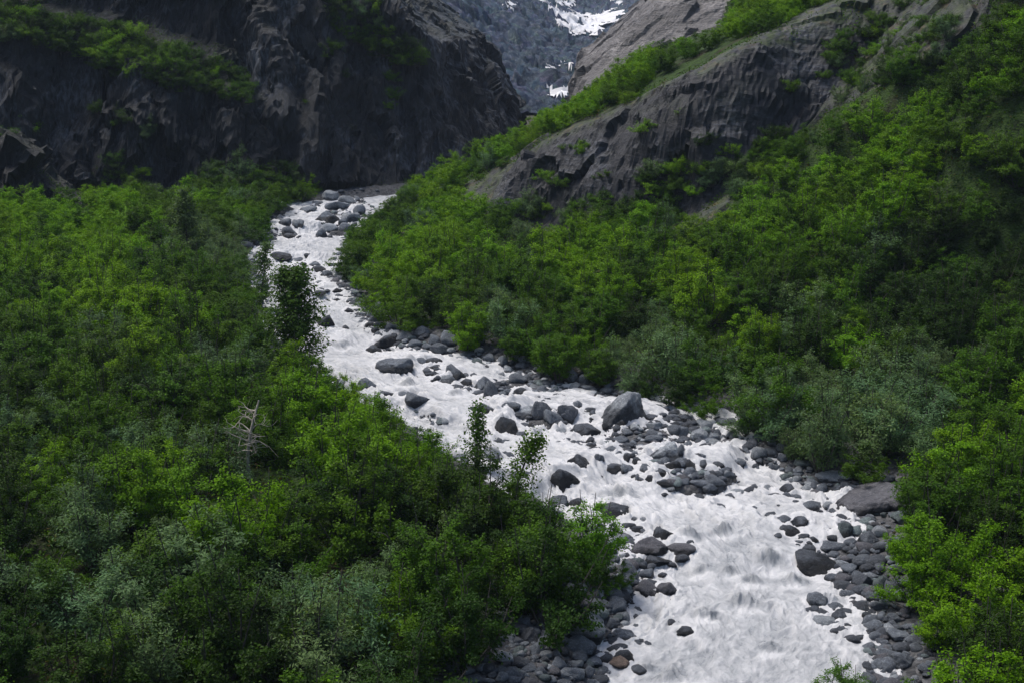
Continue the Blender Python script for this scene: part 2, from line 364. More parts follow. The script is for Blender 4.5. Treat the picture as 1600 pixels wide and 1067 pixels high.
SNOW = [[(800, -30), (835, -6), (850, 10), (868, 30), (874, 46), (890, 52), (910, 56), (930, 60), (945, 48), (985, 20), (960, 22), (920, 24), (885, 20), (862, 8), (850, -4), (845, -30)],
        [(783, 3), (800, 8), (812, 13), (800, 17), (788, 11)], [(850, 128), (862, 137), (890, 140), (880, 160), (858, 156)], [(852, 119), (869, 118), (866, 123), (853, 123)],
        [(884, 55), (915, 57), (905, 61), (886, 60)], [(878, 98), (900, 98), (896, 104), (880, 103)], [(863, 103), (875, 104), (872, 108), (862, 107)], [(862, -6), (905, 10), (890, 14), (870, 5)], [(950, -2), (975, 6), (972, 10), (955, 3)]]
jx = 3.5 * perlin(P * .25 + 3) + 1.4 * perlin(P * .9 + 3); jy = 2.0 * perlin(P * .25 + 60) + .9 * perlin(P * 1.1 + 30)
snow = np.zeros(len(ax), bool)
for s_ in SNOW: snow |= in_poly(ppx + jx, ppy + jy, s_)
snow &= ~((facet(P * .3 + 4) > .8))
sz = np.array([mountain(ax, ay)])[0] + .7
nX, nY = len(xs), len(ys); idx = np.arange(nX * nY).reshape(nY, nX)
qm = np.stack([idx[:-1, :-1], idx[:-1, 1:], idx[1:, 1:], idx[1:, :-1]], -1).reshape(-1, 4)
tag(obj('mountain', mesh_np('mountain', np.stack([ax, ay, az], 1), qm), M_HAZE_SCREE), kind='structure')
q = qm[snow[qm].sum(1) >= 3]; u, inv = np.unique(q, return_inverse=True)
sv = np.stack([ax, ay, np.maximum(az + .12, sz)], 1)
tag(obj('snowfield', mesh_np('snowfield', sv[u], inv.reshape(-1, 4)), M_SNOW), kind='structure')
# wide valley sides out to the horizon
xs2 = np.arange(-480, 481, 12.); ys2 = np.arange(-300, 1081, 12.); BX, BY = np.meshgrid(xs2, ys2); bx, by = BX.ravel(), BY.ravel()
bz = np.where(by < 172, SLOPE * np.maximum(by, -60) - 1.0, 0); far = mountain(bx, np.maximum(by, 172)) - 2.5
bz = bz + np.where(bx > 60, 38 * sstep(60, 70, bx) + .55 * np.maximum(bx - 66, 0), 0) * (by < 300)
lef = np.where(bx < -60, 3 + .9 * np.maximum(-60 - bx, 0), 0); lef2 = np.where((bx < -60) & (by > 100), 36 + .5 * np.maximum(-60 - bx, 0), 0)
bz = np.where(by < 172, bz + np.minimum(np.maximum(lef, lef2), 160) - 2, far); bz = np.minimum(bz, 150)
inside = (np.abs(bx) < 63) & (by > 17) & (by < 177) | (bx > -88) & (bx < 148) & (by > 174) & (by < 756)
bz = bz + 3 * perlin(c3(bx * .02, by * .02))
n2, m2 = len(xs2), len(ys2); idx = np.arange(n2 * m2).reshape(m2, n2)
qq = np.stack([idx[:-1, :-1], idx[:-1, 1:], idx[1:, 1:], idx[1:, :-1]], -1).reshape(-1, 4); qq = qq[~inside[qq].all(1)]
tag(obj('hills', mesh_np('hills', np.stack([bx, by, bz], 1), qq), M_HILL), kind='structure')

def on_surface(px, py):
    d = ray(px, py); x0, y0 = on_plane(px, py); yy = np.arange(max(20, y0 - 14), min(140, y0 + 8), .04); t = yy / d[1]; xx = d[0] * t
    k = int(np.argmax(CAMH + d[2] * t < np.maximum(ground(xx, yy), river_z(xx, yy)))); return (xx[k], yy[k]) if k else on_river(px, py)
# ------------------------------------------------------------------ boulders read from the photograph: origin, scale, boxes cx cy w h
BOX = [((350, 280), 3.138, '''410 150 90 36;560 130 120 45;495 180 95 55;535 200 70 45;585 212 45 35;520 237 75 40;480 265 60 50;625 190 90 60;665 150 60 50;600 245 70 45;330 255 85 50;365 230 60 45;300 220 60 40;320 278 60 30;275 190 50 30;520 85 80 45;600 100 80 40;235 287 55 35;108 325 70 40;45 363 65 45;200 345 50 20;280 395 105 40;370 400 70 30;375 420 70 20;450 420 60 30;465 440 75 35;405 450 60 18;505 463 70 38;530 425 50 25;465 505 50 22;465 570 65 22;555 552 50 25;505 555 40 15;620 595 45 30;550 592 50 18;615 642 60 25;500 698 85 65;565 745 45 12;675 662 32 18;755 590 65 55;705 635 60 40;725 660 50 30;775 640 50 30;735 685 60 40;710 712 60 30;746 745 50 35;820 735 85 55;795 797 115 60;885 770 80 55;970 750 90 50;935 810 75 40;880 822 60 30;1030 790 60 50;1110 785 90 75;1060 840 100 60;1000 823 60 25;735 830 85 45;875 870 65 32;840 918 180 80;965 898 60 45;1030 895 85 45;1035 925 65 25;1135 950 95 75;1100 985 80 50;1145 1017 85 35;1185 995 60 45;1265 1000 110 75;1310 1025 75 85;1235 790 85 55;1300 880 65 40;1365 890 55 50;1440 975 90 50;1455 1040 80 45;695 1005 130 85;790 1055 95 40;885 1055 70 30;1030 990 40 25;1470 890 55 35;1195 865 80 25;1250 840 50 30;955 1105 130 70;280 120 40 18;350 118 40 16;460 118 50 25'''),
 ((700, 500), 2.963, '''335 330 80 38;315 272 90 45;275 330 60 30;195 175 60 40;260 190 55 50;350 187 55 25;340 215 55 30;575 260 50 60;628 280 45 50;585 310 55 40;665 265 55 55;480 325 40 25;430 320 60 35;795 390 215 180;700 350 50 40;600 395 50 50;290 405 90 45;180 405 90 45;345 435 130 45;435 415 100 85;490 445 95 65;555 430 95 80;270 490 110 100;325 465 65 70;425 525 75 45;520 520 60 45;630 515 155 80;740 495 60 40;800 487 45 35;600 490 60 30;560 580 65 25;744 545 70 35;800 555 75 35;950 552 95 38;950 518 65 25;965 490 90 40;1050 510 70 50;1085 512 55 45;940 460 75 30;1195 480 85 50;1055 425 45 35;1165 545 90 55;1110 580 50 45;1190 580 60 30;610 660 115 75;700 648 50 65;760 700 105 40;1010 610 180 100;1080 610 60 80;1040 672 80 50;1113 680 75 55;840 640 60 60;875 655 45 50;750 600 100 50;660 580 60 35;790 620 50 40;920 690 80 50;985 710 80 40;880 740 30 35;940 740 60 30;1004 768 90 30;1090 748 60 35;1150 720 50 35;1240 750 105 50;1165 787 100 35;1210 808 70 35;1025 792 50 25;1220 705 60 25;1335 668 90 45;1300 712 60 35;1510 688 50 35;1440 622 80 55;1340 795 80 40;1485 780 60 38;1570 785 80 65;1250 868 90 28;1370 878 70 25;550 755 145 100;515 840 90 70;595 850 80 60;460 890 110 75;755 885 180 90;680 855 60 28;897 920 105 55;870 965 65 30;1005 995 110 85;215 625 90 80;1250 520 40 40;1325 525 80 35;1550 640 50 35;1540 600 50 40;1380 610 50 35;1500 570 40 30;1260 600 40 20'''),
 ((900, 700), 2.907, '''895 92 50 30;980 182 120 70;1110 192 55 50;995 220 65 30;1080 258 110 50;1145 262 50 40;1335 212 280 165;1455 250 110 75;1150 140 130 45;940 327 75 45;1005 340 115 55;982 375 70 55;1170 322 65 28;1222 375 75 85;1265 338 60 35;1330 412 95 60;1375 380 80 50;1485 315 115 70;1450 440 95 75;1180 447 145 50;1245 425 65 35;1075 417 50 28;1090 525 185 105;1190 510 40 35;1250 495 50 22;1310 475 50 35;1210 583 80 35;1240 560 80 40;1300 600 95 70;1390 608 85 65;1440 640 70 80;1260 653 35 20;1100 693 105 75;1175 725 85 45;1220 752 105 38;1300 710 80 35;1365 715 75 40;1320 760 60 40;1430 775 90 50;1440 803 60 35;1125 797 120 50;1183 810 50 40;1230 808 45 32;1345 830 55 35;1390 832 40 20;1290 862 55 25;1465 858 110 50;1540 870 80 60;1410 905 70 20;1420 945 105 45;1490 970 120 70;1545 910 60 40;1410 1005 70 40;485 833 95 48;450 800 22 14;400 395 110 85;470 470 145 55;330 455 170 80;375 525 120 45;240 560 95 110;320 640 130 85;410 645 100 75;320 580 75 50;225 612 40 50;275 363 65 28;230 300 40 20'''),
 ((690, 880), 5.16, '''665 465 120 110;860 430 220 150;1010 300 300 130;720 580 200 130;765 700 130 110;845 635 150 80;840 740 110 60;925 735 80 60;1140 540 330 200;1120 670 270 150;1100 755 160 100;935 820 150 95;1045 900 230 130;1190 870 100 110;1240 930 80 60;1080 810 140 60;1400 340 180 130;1230 460 190 110;1460 430 120 70;1370 490 110 90;1480 580 230 110;1480 755 210 100;1435 805 190 100;1470 665 150 45;1595 645 110 50;940 500 90 60;890 555 110 50;1230 330 150 80;590 705 80 45;800 870 130 60;690 850 160 70;270 940 150 60;490 920 120 70;590 940 110 60;880 940 110 50;1000 955 140 40;410 900 80 50;330 750 110 100;640 890 90 50;385 945 100 40;1350 595 60 40;960 600 70 40;560 600 120 80;470 640 90 70''')]
# submerged humps under pouring water: image centre and size
HUMPS = [(1077, 836, 38, 20), (1129, 827, 34, 16), (1198, 868, 42, 18), (1172, 906, 32, 14), (1093, 886, 26, 10), (1137, 888, 26, 10), (1160, 937, 46, 18), (1292, 938, 36, 20),
         (770, 712, 30, 26), (843, 678, 26, 14), (875, 674, 24, 14), (790, 664, 36, 30), (712, 618, 22, 10), (640, 598, 26, 10), (1010, 1044, 22, 14), (540, 540, 22, 8), (560, 650, 14, 6), (700, 590, 20, 8), (1050, 1052, 60, 12), (970, 772, 60, 16), (480, 460, 20, 6), (470, 520, 20, 8), (640, 570, 26, 8), (1240, 905, 34, 12), (1100, 960, 40, 10), (1200, 1010, 40, 10)]
def ico(sub):
    import bmesh
    bm = bmesh.new(); bmesh.ops.create_icosphere(bm, subdivisions=sub, radius=1)
    v = np.array([q.co[:] for q in bm.verts]); f = np.array([[q.index for q in p.verts] for p in bm.faces]); bm.free(); return v, f
ICO = {k: ico(k) for k in (2, 3, 5)}
def stone_shape(seed, sub, rough=1.0, ang=1.0):
    """softly rounded block: intersection of random half spaces, then weathering"""
    r = np.random.default_rng(seed); v, f = ICO[sub]; n = 11
    pn = r.normal(size=(n, 3)); pn /= np.linalg.norm(pn, axis=1)[:, None]; pd = r.uniform(.66, 1.0, n)
    d = np.maximum(v @ pn.T, 1e-3) / pd; k = 11.0 + 16 * r.random() * ang
    rad = (d ** k).sum(1) ** (-1 / k); rad = np.minimum(rad, 1.25)
    p = v * rad[:, None]; o = r.uniform(0, 50, 3)
    p = p * (1 + (.10 * fbm(v * 1.1 + o, 2) + (.05 * fbm(v * 3 + o, 4, .55) + .05 * facet(v * 1.7 + o)) * rough)[:, None])
    lo, hi = p.min(0), p.max(0); return (p - (lo + hi) / 2) / ((hi - lo) / 2), f
NOTABLE = {  # (photo x, y) -> label, tone
 (968, 632): ('largest pale grey boulder standing on the right edge of the stream under the green shrubs', 'pale'),
 (1041, 706): ('large rounded grey boulder crowning the heap of stones in mid stream', 'pale'),
 (1064, 706): ('upright grey stone leaning on the right side of the boulder that crowns the midstream heap', 'mid'),
 (1359, 773): ('huge brown-grey slab slanting up from the water into the shrubs on the right bank', 'slab'),
 (1400, 786): ('brown rock half under shrubs behind the huge slanting slab', 'slab'),
 (1275, 881): ('large dark rounded boulder in the water below the huge slanting slab', 'dark'),
 (618, 573): ('broad blue-grey boulder alone in the upper stream, water flowing on both sides', 'mid'),
 (571, 600): ('rounded blue-grey boulder at the left bank just behind the shrub tops', 'mid'),
 (509, 502): ('dark angular boulder at the left edge of the upper stream beside the tall dark tree', 'dark'),
 (439, 406): ('long dark stone alone in the white water at the top of the stream', 'dark'),
 (528, 321): ('broad flat boulder at the head of the stream under the dark cliff', 'mid'),
 (508, 337): ('large blue-grey boulder on the pile at the head of the stream', 'mid'),
 (913, 674): ('big dark boulder in the rapids just below the largest pale boulder', 'dark'),
 (955, 799): ('big dark blue-grey boulder left of the rapids with smaller dark ones to its right', 'dark'),
 (886, 755): ('large wet boulder beside the leafy branch that reaches over the left bank', 'dark'),
 (906, 723): ('nearly black boulder in the middle of the rapids with white water pouring round it', 'dark'),
 (791, 665): ('boulder in the left rapids with water spilling over its sides', 'dark'),
 (1067, 987): ('small black stone alone in the smooth water at the bottom of the picture', 'dark'),
 (968, 1036): ('warm brown boulder at the water edge of the lower left bank', 'brown'),
 (977, 1026): ('dark stone touching the back of the warm brown boulder', 'dark'),
 (911, 985): ('large pale greenish boulder on the lower left bank with a smooth lit back', 'pale'),
 (907, 1010): ('large cracked grey boulder in front of the pale greenish one on the lower left bank', 'mid'),
 (961, 946): ('pointed grey boulder where the lower left bank begins below the bright shrub', 'mid'),
 (977, 992): ('long flat blue-grey boulder at the water line of the lower left bank', 'mid'),
 (892, 1054): ('round speckled boulder cut by the bottom edge on the lower left bank', 'pale'),
 (886, 938): ('wide purple-grey bedrock slab below the shrubs of the lower left bank', 'slab'),
 (857, 963): ('cracked purple-grey bedrock block next to the wide bedrock slab on the left bank', 'slab'),
 (830, 992): ('dark rounded boulder in the shade of the lower left shrubs', 'dark'),
 (1230, 765): ('dark boulder in the stream to the left of the huge slanting slab', 'dark'),
 (1320, 829): ('upright greenish grey stone on the right bank below the huge slanting slab', 'green'),
 (1411, 808): ('rounded grey boulder at the lower right corner of the huge slanting slab', 'green'),
 (1399, 851): ('greenish boulder tucked under the right bank shrubs', 'green'),
 (1246, 817): ('flat topped dark boulder leading three stones in the middle of the lower stream', 'dark'),
 (1306, 854): ('wide flat grey rock just above the large dark rounded boulder', 'mid'),
 (1347, 906): ('dark egg-shaped boulder on the right bank below the large dark rounded boulder', 'dark'),
 (1378, 909): ('pale greenish boulder beside the dark egg-shaped one on the right bank', 'green'),
 (1278, 938): ('water-washed rock splashed with foam in the lower right rapids', 'mid'),
 (1413, 1034): ('large flat stone at the lower right water edge above the leafy sprig', 'mid'),
 (1039, 836): ('angular dark rock on the left side of the lower rapids', 'dark'),
 (1014, 856): ('broad wet ledge of rock spreading from the bright shrub into the lower rapids', 'slab'),
 (1062, 862): ('low wet ledge rock running into the foam to the right of the broad wet ledge', 'slab'),
 (983, 893): ('tall dark rock against the right side of the bright green shrub', 'mid'),
 (1010, 920): ('cracked wet rock below the bright shrub at the left water edge', 'slab'),
 (1041, 922): ('smooth wet rock washed by foam to the right of the cracked wet rock', 'slab'),
 (703, 530): ('rounded grey boulder at the back of the upper right bank pile, against the shrubs', 'mid'),
 (687, 548): ('long grey boulder lying in the upper right bank pile', 'mid'),
 (603, 534): ('dark boulder jutting from the upper right bank into the stream', 'dark'),
 (753, 598): ('big grey boulder on the stone bar above the left rapids', 'mid'),
 (769, 608): ('upright blue-grey boulder at the lower end of the stone bar above the left rapids', 'mid'),
 (712, 583): ('smooth grey boulder on the upper side of the stone bar in the stream', 'mid'),
 (654, 632): ('grey boulder at the left bank downstream of the rounded one behind the shrub tops', 'mid'),
 (1186, 710): ('rounded pale boulder on the right bank stones under the shrubs', 'pale'),
 (1150, 725): ('grey boulder in the right channel opposite the midstream heap', 'mid'),
 (1103, 662): ('pale angular boulder in the right channel near the shrubs', 'pale'),
 (816, 647): ('flat light grey boulder lying among the dark ones above the left rapids', 'pale'),
 (847, 640): ('dark humped boulder, leftmost of the tight trio above the rapids', 'dark'),
 (887, 645): ('dark boulder, rightmost of the tight trio above the rapids', 'dark'),
}
TONES = {'pale': (.37, .37, .37), 'mid': (.20, .208, .222), 'dark': (.115, .119, .131), 'slab': (.15, .138, .142), 'brown': (.30, .22, .17), 'green': (.20, .228, .216)}
def zone_of(x, y, wpx):
    s = 'big' if wpx > 34 else 'mid-sized' if wpx > 21 else 'small'
    if y < 385 and x < 480: z = 'on the left shore at the head of the stream'
    elif y < 372: z = 'in the heap at the head of the stream below the cliff'
    elif y < 445: z = 'in the white water just below the head of the stream'
    elif y < 500: z = 'in the narrow upper stream by the tip of the right shrubs'
    elif y < 560 and x < 640: z = 'along the narrow upper right shore'
    elif y < 575 and x < 790: z = 'in the upper right bank pile under the shrubs'
    elif x < 800 and y < 625: z = 'on the stone bar beside the lone broad boulder'
    elif y > 900 and x < 1000: z = 'on the lower left bank below the shrubs'
    elif x > 1000 and 665 < y < 775 and x < 1135: z = 'in the midstream heap around its crowning boulder'
    elif y < 700 and x > 1005: z = 'in the right channel behind the midstream heap'
    elif y < 612 : z = 'on the right shore upstream of the largest pale boulder'
    elif x < 1000 and y < 700: z = 'among the rapids beside the largest pale boulder'
    elif y < 790 and x > 1180: z = 'on the right shore above the huge slanting slab'
    elif x < 1010 and y < 800: z = 'in the rapids left of the midstream heap'
    elif x < 1060 and y < 935: z = 'along the left edge of the lower rapids'
    elif y < 800: z = 'in the stream just below the midstream heap'
    elif y < 860 and x > 1270: z = 'on the right bank just below the huge slanting slab'
    elif x > 1200 and y < 940: z = 'on the right bank around the large dark rounded boulder'
    elif x > 1200: z = 'along the lower right water edge'
    else: z = 'in the lower stream'
    return f'{s} grey stone {z}', f'stones {z}'
boxes = []
for (ox, oy), sc, txt in BOX:
    for t in txt.split(';'):
        a = [float(v) for v in t.split()]; boxes.append((ox + a[0] / sc, oy + a[1] / sc, a[2] / sc, a[3] / sc))
uniq = []
for b in boxes:                                       # the four reading windows overlap
    dup = False
    for c_ in uniq:
        if abs(b[0] - c_[0]) < .38 * max(b[2], c_[2]) and abs(b[1] - c_[1]) < .45 * max(b[3], c_[3]): dup = True; break
    if not dup: uniq.append(b)
STONES = []; ALONE = []; taken = set()
for n_, (cx, cy, bw, bh) in enumerate(uniq):
    x, y = on_surface(cx, cy + bh / 2); m = y / F; wx = bw * m / 2 * 1.08; hm = bh * m
    wy = wx * (0.72 + .25 * rng.random()); yc = y + .85 * wy * .9; xc = x * yc / y
    g = float(ground([xc], [yc])[0]); rz = float(river_z(np.array([xc]), np.array([yc]))[0]); inwater = g < rz + .03
    zw = rz if inwater else g
    hz = max((hm - .2 * wy) / 1.1, .36 * wx)
    key = min(NOTABLE, key=lambda k: abs(k[0] - cx) + abs(k[1] - cy)); lab = None
    if key not in taken and abs(key[0] - cx) + abs(key[1] - cy) < 9: lab, tone = NOTABLE[key]; taken.add(key); grp = None
    else:
        lab, grp = zone_of(cx, cy, bw); tone = 'dark' if inwater and rng.random() < .55 else ('pale' if rng.random() < .22 else 'mid')
    sub = 5 if bw > 30 else 3
    v, f = stone_shape(1000 + n_, sub)
    if tone == 'slab' and bw > 60 and cx > 1200: v = stone_shape(77, 5, 1.2, 0)[0]; v = v * (1.08, 1.3, .55) + np.stack([0 * v[:, 0], 0 * v[:, 0], .34 * v[:, 0] - .1], 1)
    if 'largest pale' in lab and key in taken and bw > 60: v = v * (1.12, 1, .66) + np.stack([0 * v[:, 0], 0 * v[:, 0], .22 * v[:, 0] * (v[:, 2] > -.5)], 1)
    o = obj('boulder', mesh_np('boulder', v, f), M_BOULDER)
    o.location = (xc, yc, zw + .12 * hz); o.scale = (wx, wy, hz)
    a = rng.uniform(-.25, .25); o.rotation_euler = (rng.uniform(-.1, .1), rng.uniform(-.12, .12), a)
    t = np.array(TONES[tone]) * ((1, 1, 1) if tone == 'brown' else (.93, 1, 1.07)) * rng.uniform(.85, 1.25); o.color = (*t, (1.1 if tone == 'dark' else .72) if inwater else .34)
    tag(o, lab, 'boulder', grp)
    STONES.append((xc, yc, wx, wy, hz, inwater)); ALONE.append('alone' in lab)
ST = np.array([s[:6] for s in STONES], float)
missing = [k for k in NOTABLE if k not in taken]
print('boulders', len(STONES), 'unmatched labels', missing)

# ------------------------------------------------------------------ water
rows = [26.0]
while rows[-1] < 150: rows.append(rows[-1] + max(.055, .0011 * rows[-1] * (1 if rows[-1] < 118 else 4)))
rows = np.array(rows); NC = 300; tt = np.linspace(-.16, 1.16, NC)
WLx = np.interp(rows, GY, GL); WRx = np.interp(rows, GY, GR)
WXg = WLx[:, None] + (WRx - WLx)[:, None] * tt[None]; WYg = np.repeat(rows[:, None], NC, 1)
wx_, wy_ = WXg.ravel(), WYg.ravel(); xc_ = np.interp(wy_, GY, (GRs + GLs) / 2)
fs = wx_ - xc_; ft = wy_
rough = .45 + .55 * sstep(42.5, 46, wy_) * sstep(75, 58, wy_) + .15 * sstep(75, 95, wy_)
rough = np.clip(rough + .35 * perlin(c3(wx_ * .35, wy_ * .25)), .2, 1.3)
base = river_z(wx_, wy_)
wp = c3(fs * 1.15, ft * .62); wp = wp + .5 * np.stack([perlin(wp * 1.3 + 5), perlin(wp * 1.3 + 50), 0 * fs], 1)
n_a = fbm(wp, 4, .55, True); n_b = fbm(c3(fs * 3.1, ft * 1.9) + 20, 3, .6)
n_c = fbm(c3(fs * .55 + .4 * n_a, ft * .42) + 70, 2)
dz = rough * (.15 * n_a + .065 * n_b + .19 * n_c)
foam = .40 + .22 * rough + .20 * n_a + .10 * n_b + .22 * n_c
dark = np.zeros_like(fs)
fall = river_z(wx_, wy_ + .35) - river_z(wx_, wy_ - .35); foam += .55 * np.clip(fall - .10, 0, .7)
for (sx, sy, a, b, hz, iw) in STONES:
    if a < .16: continue
    m = (np.abs(wx_ - sx) < 4 * a + .5) & (wy_ > sy - 8 * a - .5) & (wy_ < sy + 3 * b + .5)
    if not m.any(): continue
    dx = (wx_[m] - sx) / a; dy = (wy_[m] - sy) / b
    up = np.exp(-(dx / 1.1) ** 2 - ((dy - 1.25) / .6) ** 2); wk = np.exp(-(dx / (.75 + .12 * np.abs(dy))) ** 2) * np.where(dy < -.5, np.exp((dy + .5) / 3.2), 0)
    ring = np.exp(-((np.hypot(dx, dy) - 1.12) / .22) ** 2); am = min(.28, .3 * a) * rough[m]
    dz[m] += am * (1.0 * up - .55 * wk * (dy > -3)) + am * .5 * ring * (.5 + n_b[m]); foam[m] += .5 * up + .45 * wk * (.7 + n_b[m]) + .55 * ring
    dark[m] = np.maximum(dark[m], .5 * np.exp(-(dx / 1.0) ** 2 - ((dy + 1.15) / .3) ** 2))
for (hx, hy, hw, hh) in HUMPS:
    x, y = on_river(hx, hy + hh * .3); a = hw * y / F * .52; b = a * .8; hgt = min(.42, max(.1, .6 * hh * y / F))
    m = (np.abs(wx_ - x) < 4 * a) & (np.abs(wy_ - y) < 7 * b)
    dx = (wx_[m] - x) / a; dy = (wy_[m] - y) / b
    g = np.exp(-dx ** 2 - np.where(dy < 0, 2.2, .8) * dy ** 2); dz[m] += hgt * g * (1 + .5 * n_b[m] + .3 * n_a[m])
    foam[m] += (-.45 + .4 * n_b[m]) * np.exp(-dx ** 2 * 1.2 - ((dy + .45) / .6) ** 2) + .6 * np.exp(-(dx / 1.3) ** 2 - ((dy + 1.8) / .7) ** 2)
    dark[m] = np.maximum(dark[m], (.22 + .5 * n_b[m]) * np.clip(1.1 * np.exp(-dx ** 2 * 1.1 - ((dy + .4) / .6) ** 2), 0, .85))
wz = base + dz; nR = len(rows)
idx = np.arange(nR * NC).reshape(nR, NC)
qw = np.stack([idx[:-1, :-1], idx[:-1, 1:], idx[1:, 1:], idx[1:, :-1]], -1).reshape(-1, 4)
flow = np.stack([fs + .3 * perlin(c3(fs * .6, ft * .4)), ft + .8 * perlin(c3(fs * .5, ft * .3) + 9)], 1)
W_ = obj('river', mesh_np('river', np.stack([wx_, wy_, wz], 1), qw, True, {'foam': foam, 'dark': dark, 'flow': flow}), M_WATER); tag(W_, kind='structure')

# ------------------------------------------------------------------ small cobbles between the boulders: too many to count
COB = [[(700, 1090), (760, 1010), (820, 965), (870, 935), (985, 925), (985, 985), (940, 1012), (925, 1090)], [(372, 405), (428, 335), (440, 350), (432, 375), (402, 402)],
       [(438, 322), (600, 300), (595, 330), (560, 362), (505, 372), (500, 330), (440, 330)], [(435, 330), (470, 345), (470, 375), (430, 378)],
       [(955, 845), (1000, 850), (1010, 930), (960, 940)], [(560, 600), (650, 632), (700, 660), (690, 670), (600, 640)]] + BARS
VEG_EDGE_R = [(1452, 1000), (1420, 900), (1400, 860), (1440, 800), (1400, 748), (1330, 738), (1210, 705), (1100, 662), (1010, 625), (940, 597), (770, 555), (640, 512), (565, 456), (520, 428)]
cand = []
for b in COB:
    xs_ = [q[0] for q in b]; ys_ = [q[1] for q in b]
    area = .5 * abs(sum(b[i][0] * b[(i + 1) % len(b)][1] - b[(i + 1) % len(b)][0] * b[i][1] for i in range(len(b))))
    k = int(area / (44 if b is COB[0] else 28)) + 10
    for _ in range(k * 3):
        p_ = (random.uniform(min(xs_), max(xs_)), random.uniform(min(ys_), max(ys_)))
        if in_poly([p_[0]], [p_[1]], b)[0] and k > 0: cand.append(on_river(*p_)); k -= 1
yy = rng.uniform(30, 108, 9000); dd = np.abs(rng.normal(0, 1.0, 9000)) - .4; xx = np.interp(yy, GY, GR) + dd * np.sqrt(1 + np.interp(yy, GY, DRs) ** 2)
qx, qy = proj(xx, yy, SLOPE * yy); edge_px = np.interp(qy, [q[1] for q in VEG_EDGE_R[::-1]], [q[0] for q in VEG_EDGE_R[::-1]])
keep = (qx < edge_px + 25) & (rng.random(9000) < np.where(yy > 72, .28, .6))
cand += list(zip(xx[keep], yy[keep]))
yy = rng.uniform(30, 108, 1500); dd = np.abs(rng.normal(0, .7, 1500)) - .4; xx = np.interp(yy, GY, GL) - dd
cand += list(zip(xx, yy))
NB0 = len(cand)
for s_, al_ in zip(STONES, ALONE):                          # loose stones gathered round the boulders in the water
    if s_[5] and not al_:
        for _ in range(random.choice((2, 3, 4, 6))):
            a = random.uniform(0, 6.28); q = random.uniform(1.0, 2.3); cand.append((s_[0] + math.cos(a) * s_[2] * q, s_[1] + math.sin(a) * s_[3] * q * 1.1))
for poly, k in (([(790, 640), (880, 660), (1000, 690), (985, 745), (900, 700), (820, 690)], 190), ([(1010, 648), (1070, 655), (1140, 715), (1090, 700)], 100), ([(1040, 765), (1250, 760), (1300, 800), (1200, 790), (1080, 790)], 30), ([(590, 540), (700, 575), (800, 610), (740, 620), (640, 585)], 120), ([(430, 400), (530, 420), (590, 500), (520, 470)], 45), ([(870, 800), (1010, 830), (1040, 880), (990, 870)], 40), ([(1200, 800), (1300, 830), (1330, 960), (1290, 900)], 50), ([(700, 640), (760, 640), (800, 700), (760, 690)], 25), ([(830, 600), (930, 640), (1010, 680), (960, 700), (850, 660)], 110), ([(1060, 700), (1160, 745), (1250, 770), (1120, 775)], 50)):
    xs_ = [q[0] for q in poly]; ys_ = [q[1] for q in poly]
    while k > 0:
        p_ = (random.uniform(min(xs_), max(xs_)), random.uniform(min(ys_), max(ys_)))
        if in_poly([p_[0]], [p_[1]], poly)[0]: cand.append(on_river(*p_)); k -= 1
cand = np.array(cand); rad = np.clip(rng.lognormal(-2.25, .6, len(cand)), .04, .36); rad[NB0:] = np.clip(rad[NB0:] * 1.25, .09, .3); wetset = np.arange(len(cand)) >= NB0
ok = np.ones(len(cand), bool)
for s in STONES:
    ok &= ~((np.abs(cand[:, 0] - s[0]) < s[2] * .85) & (np.abs(cand[:, 1] - s[1]) < s[3] * .85))
cand, rad, wetset = cand[ok], rad[ok], wetset[ok]
gz = np.maximum(ground(cand[:, 0], cand[:, 1]), river_z(cand[:, 0], cand[:, 1]) - .02)
shapes = [stone_shape(50 + k, 2, 1.0, 2.)[0] for k in range(14)]; f2 = ICO[2][1]
vs, fsx, tone, lz = [], [], [], []
for k, ((x, y), r_, z) in enumerate(zip(cand, rad, gz)):
    v = shapes[k % 14]; a = rng.uniform(0, 6.28); ca, sa = math.cos(a), math.sin(a); s3 = r_ * np.array([1, rng.uniform(.6, .95), rng.uniform(.45, .8)])
    q = v * s3; q = np.stack([q[:, 0] * ca - q[:, 1] * sa, q[:, 0] * sa + q[:, 1] * ca, q[:, 2]], 1)
    vs.append(q + (x, y, z + .25 * r_)); fsx.append(f2 + k * len(v)); lz.append(v[:, 2] + (-.25 if wetset[k] else .12))
    t = np.array(TONES['dark' if wetset[k] else ('mid', 'dark', 'mid', 'dark', 'green', 'slab', 'pale')[int(rng.integers(0, 7))]]) * rng.uniform(.6, 1.15) * (.93, 1, 1.07); tone.append(np.repeat(t[None], len(v), 0))
o = obj('cobbles', mesh_np('cobbles', np.concatenate(vs), np.concatenate(fsx), True, {'tone': np.concatenate(tone), 'lz': np.concatenate(lz)}), M_COBBLE)
tag(o, 'small grey cobbles filling the stream banks and bars between the boulders', 'cobbles', kind='stuff')
print('cobbles', len(cand))

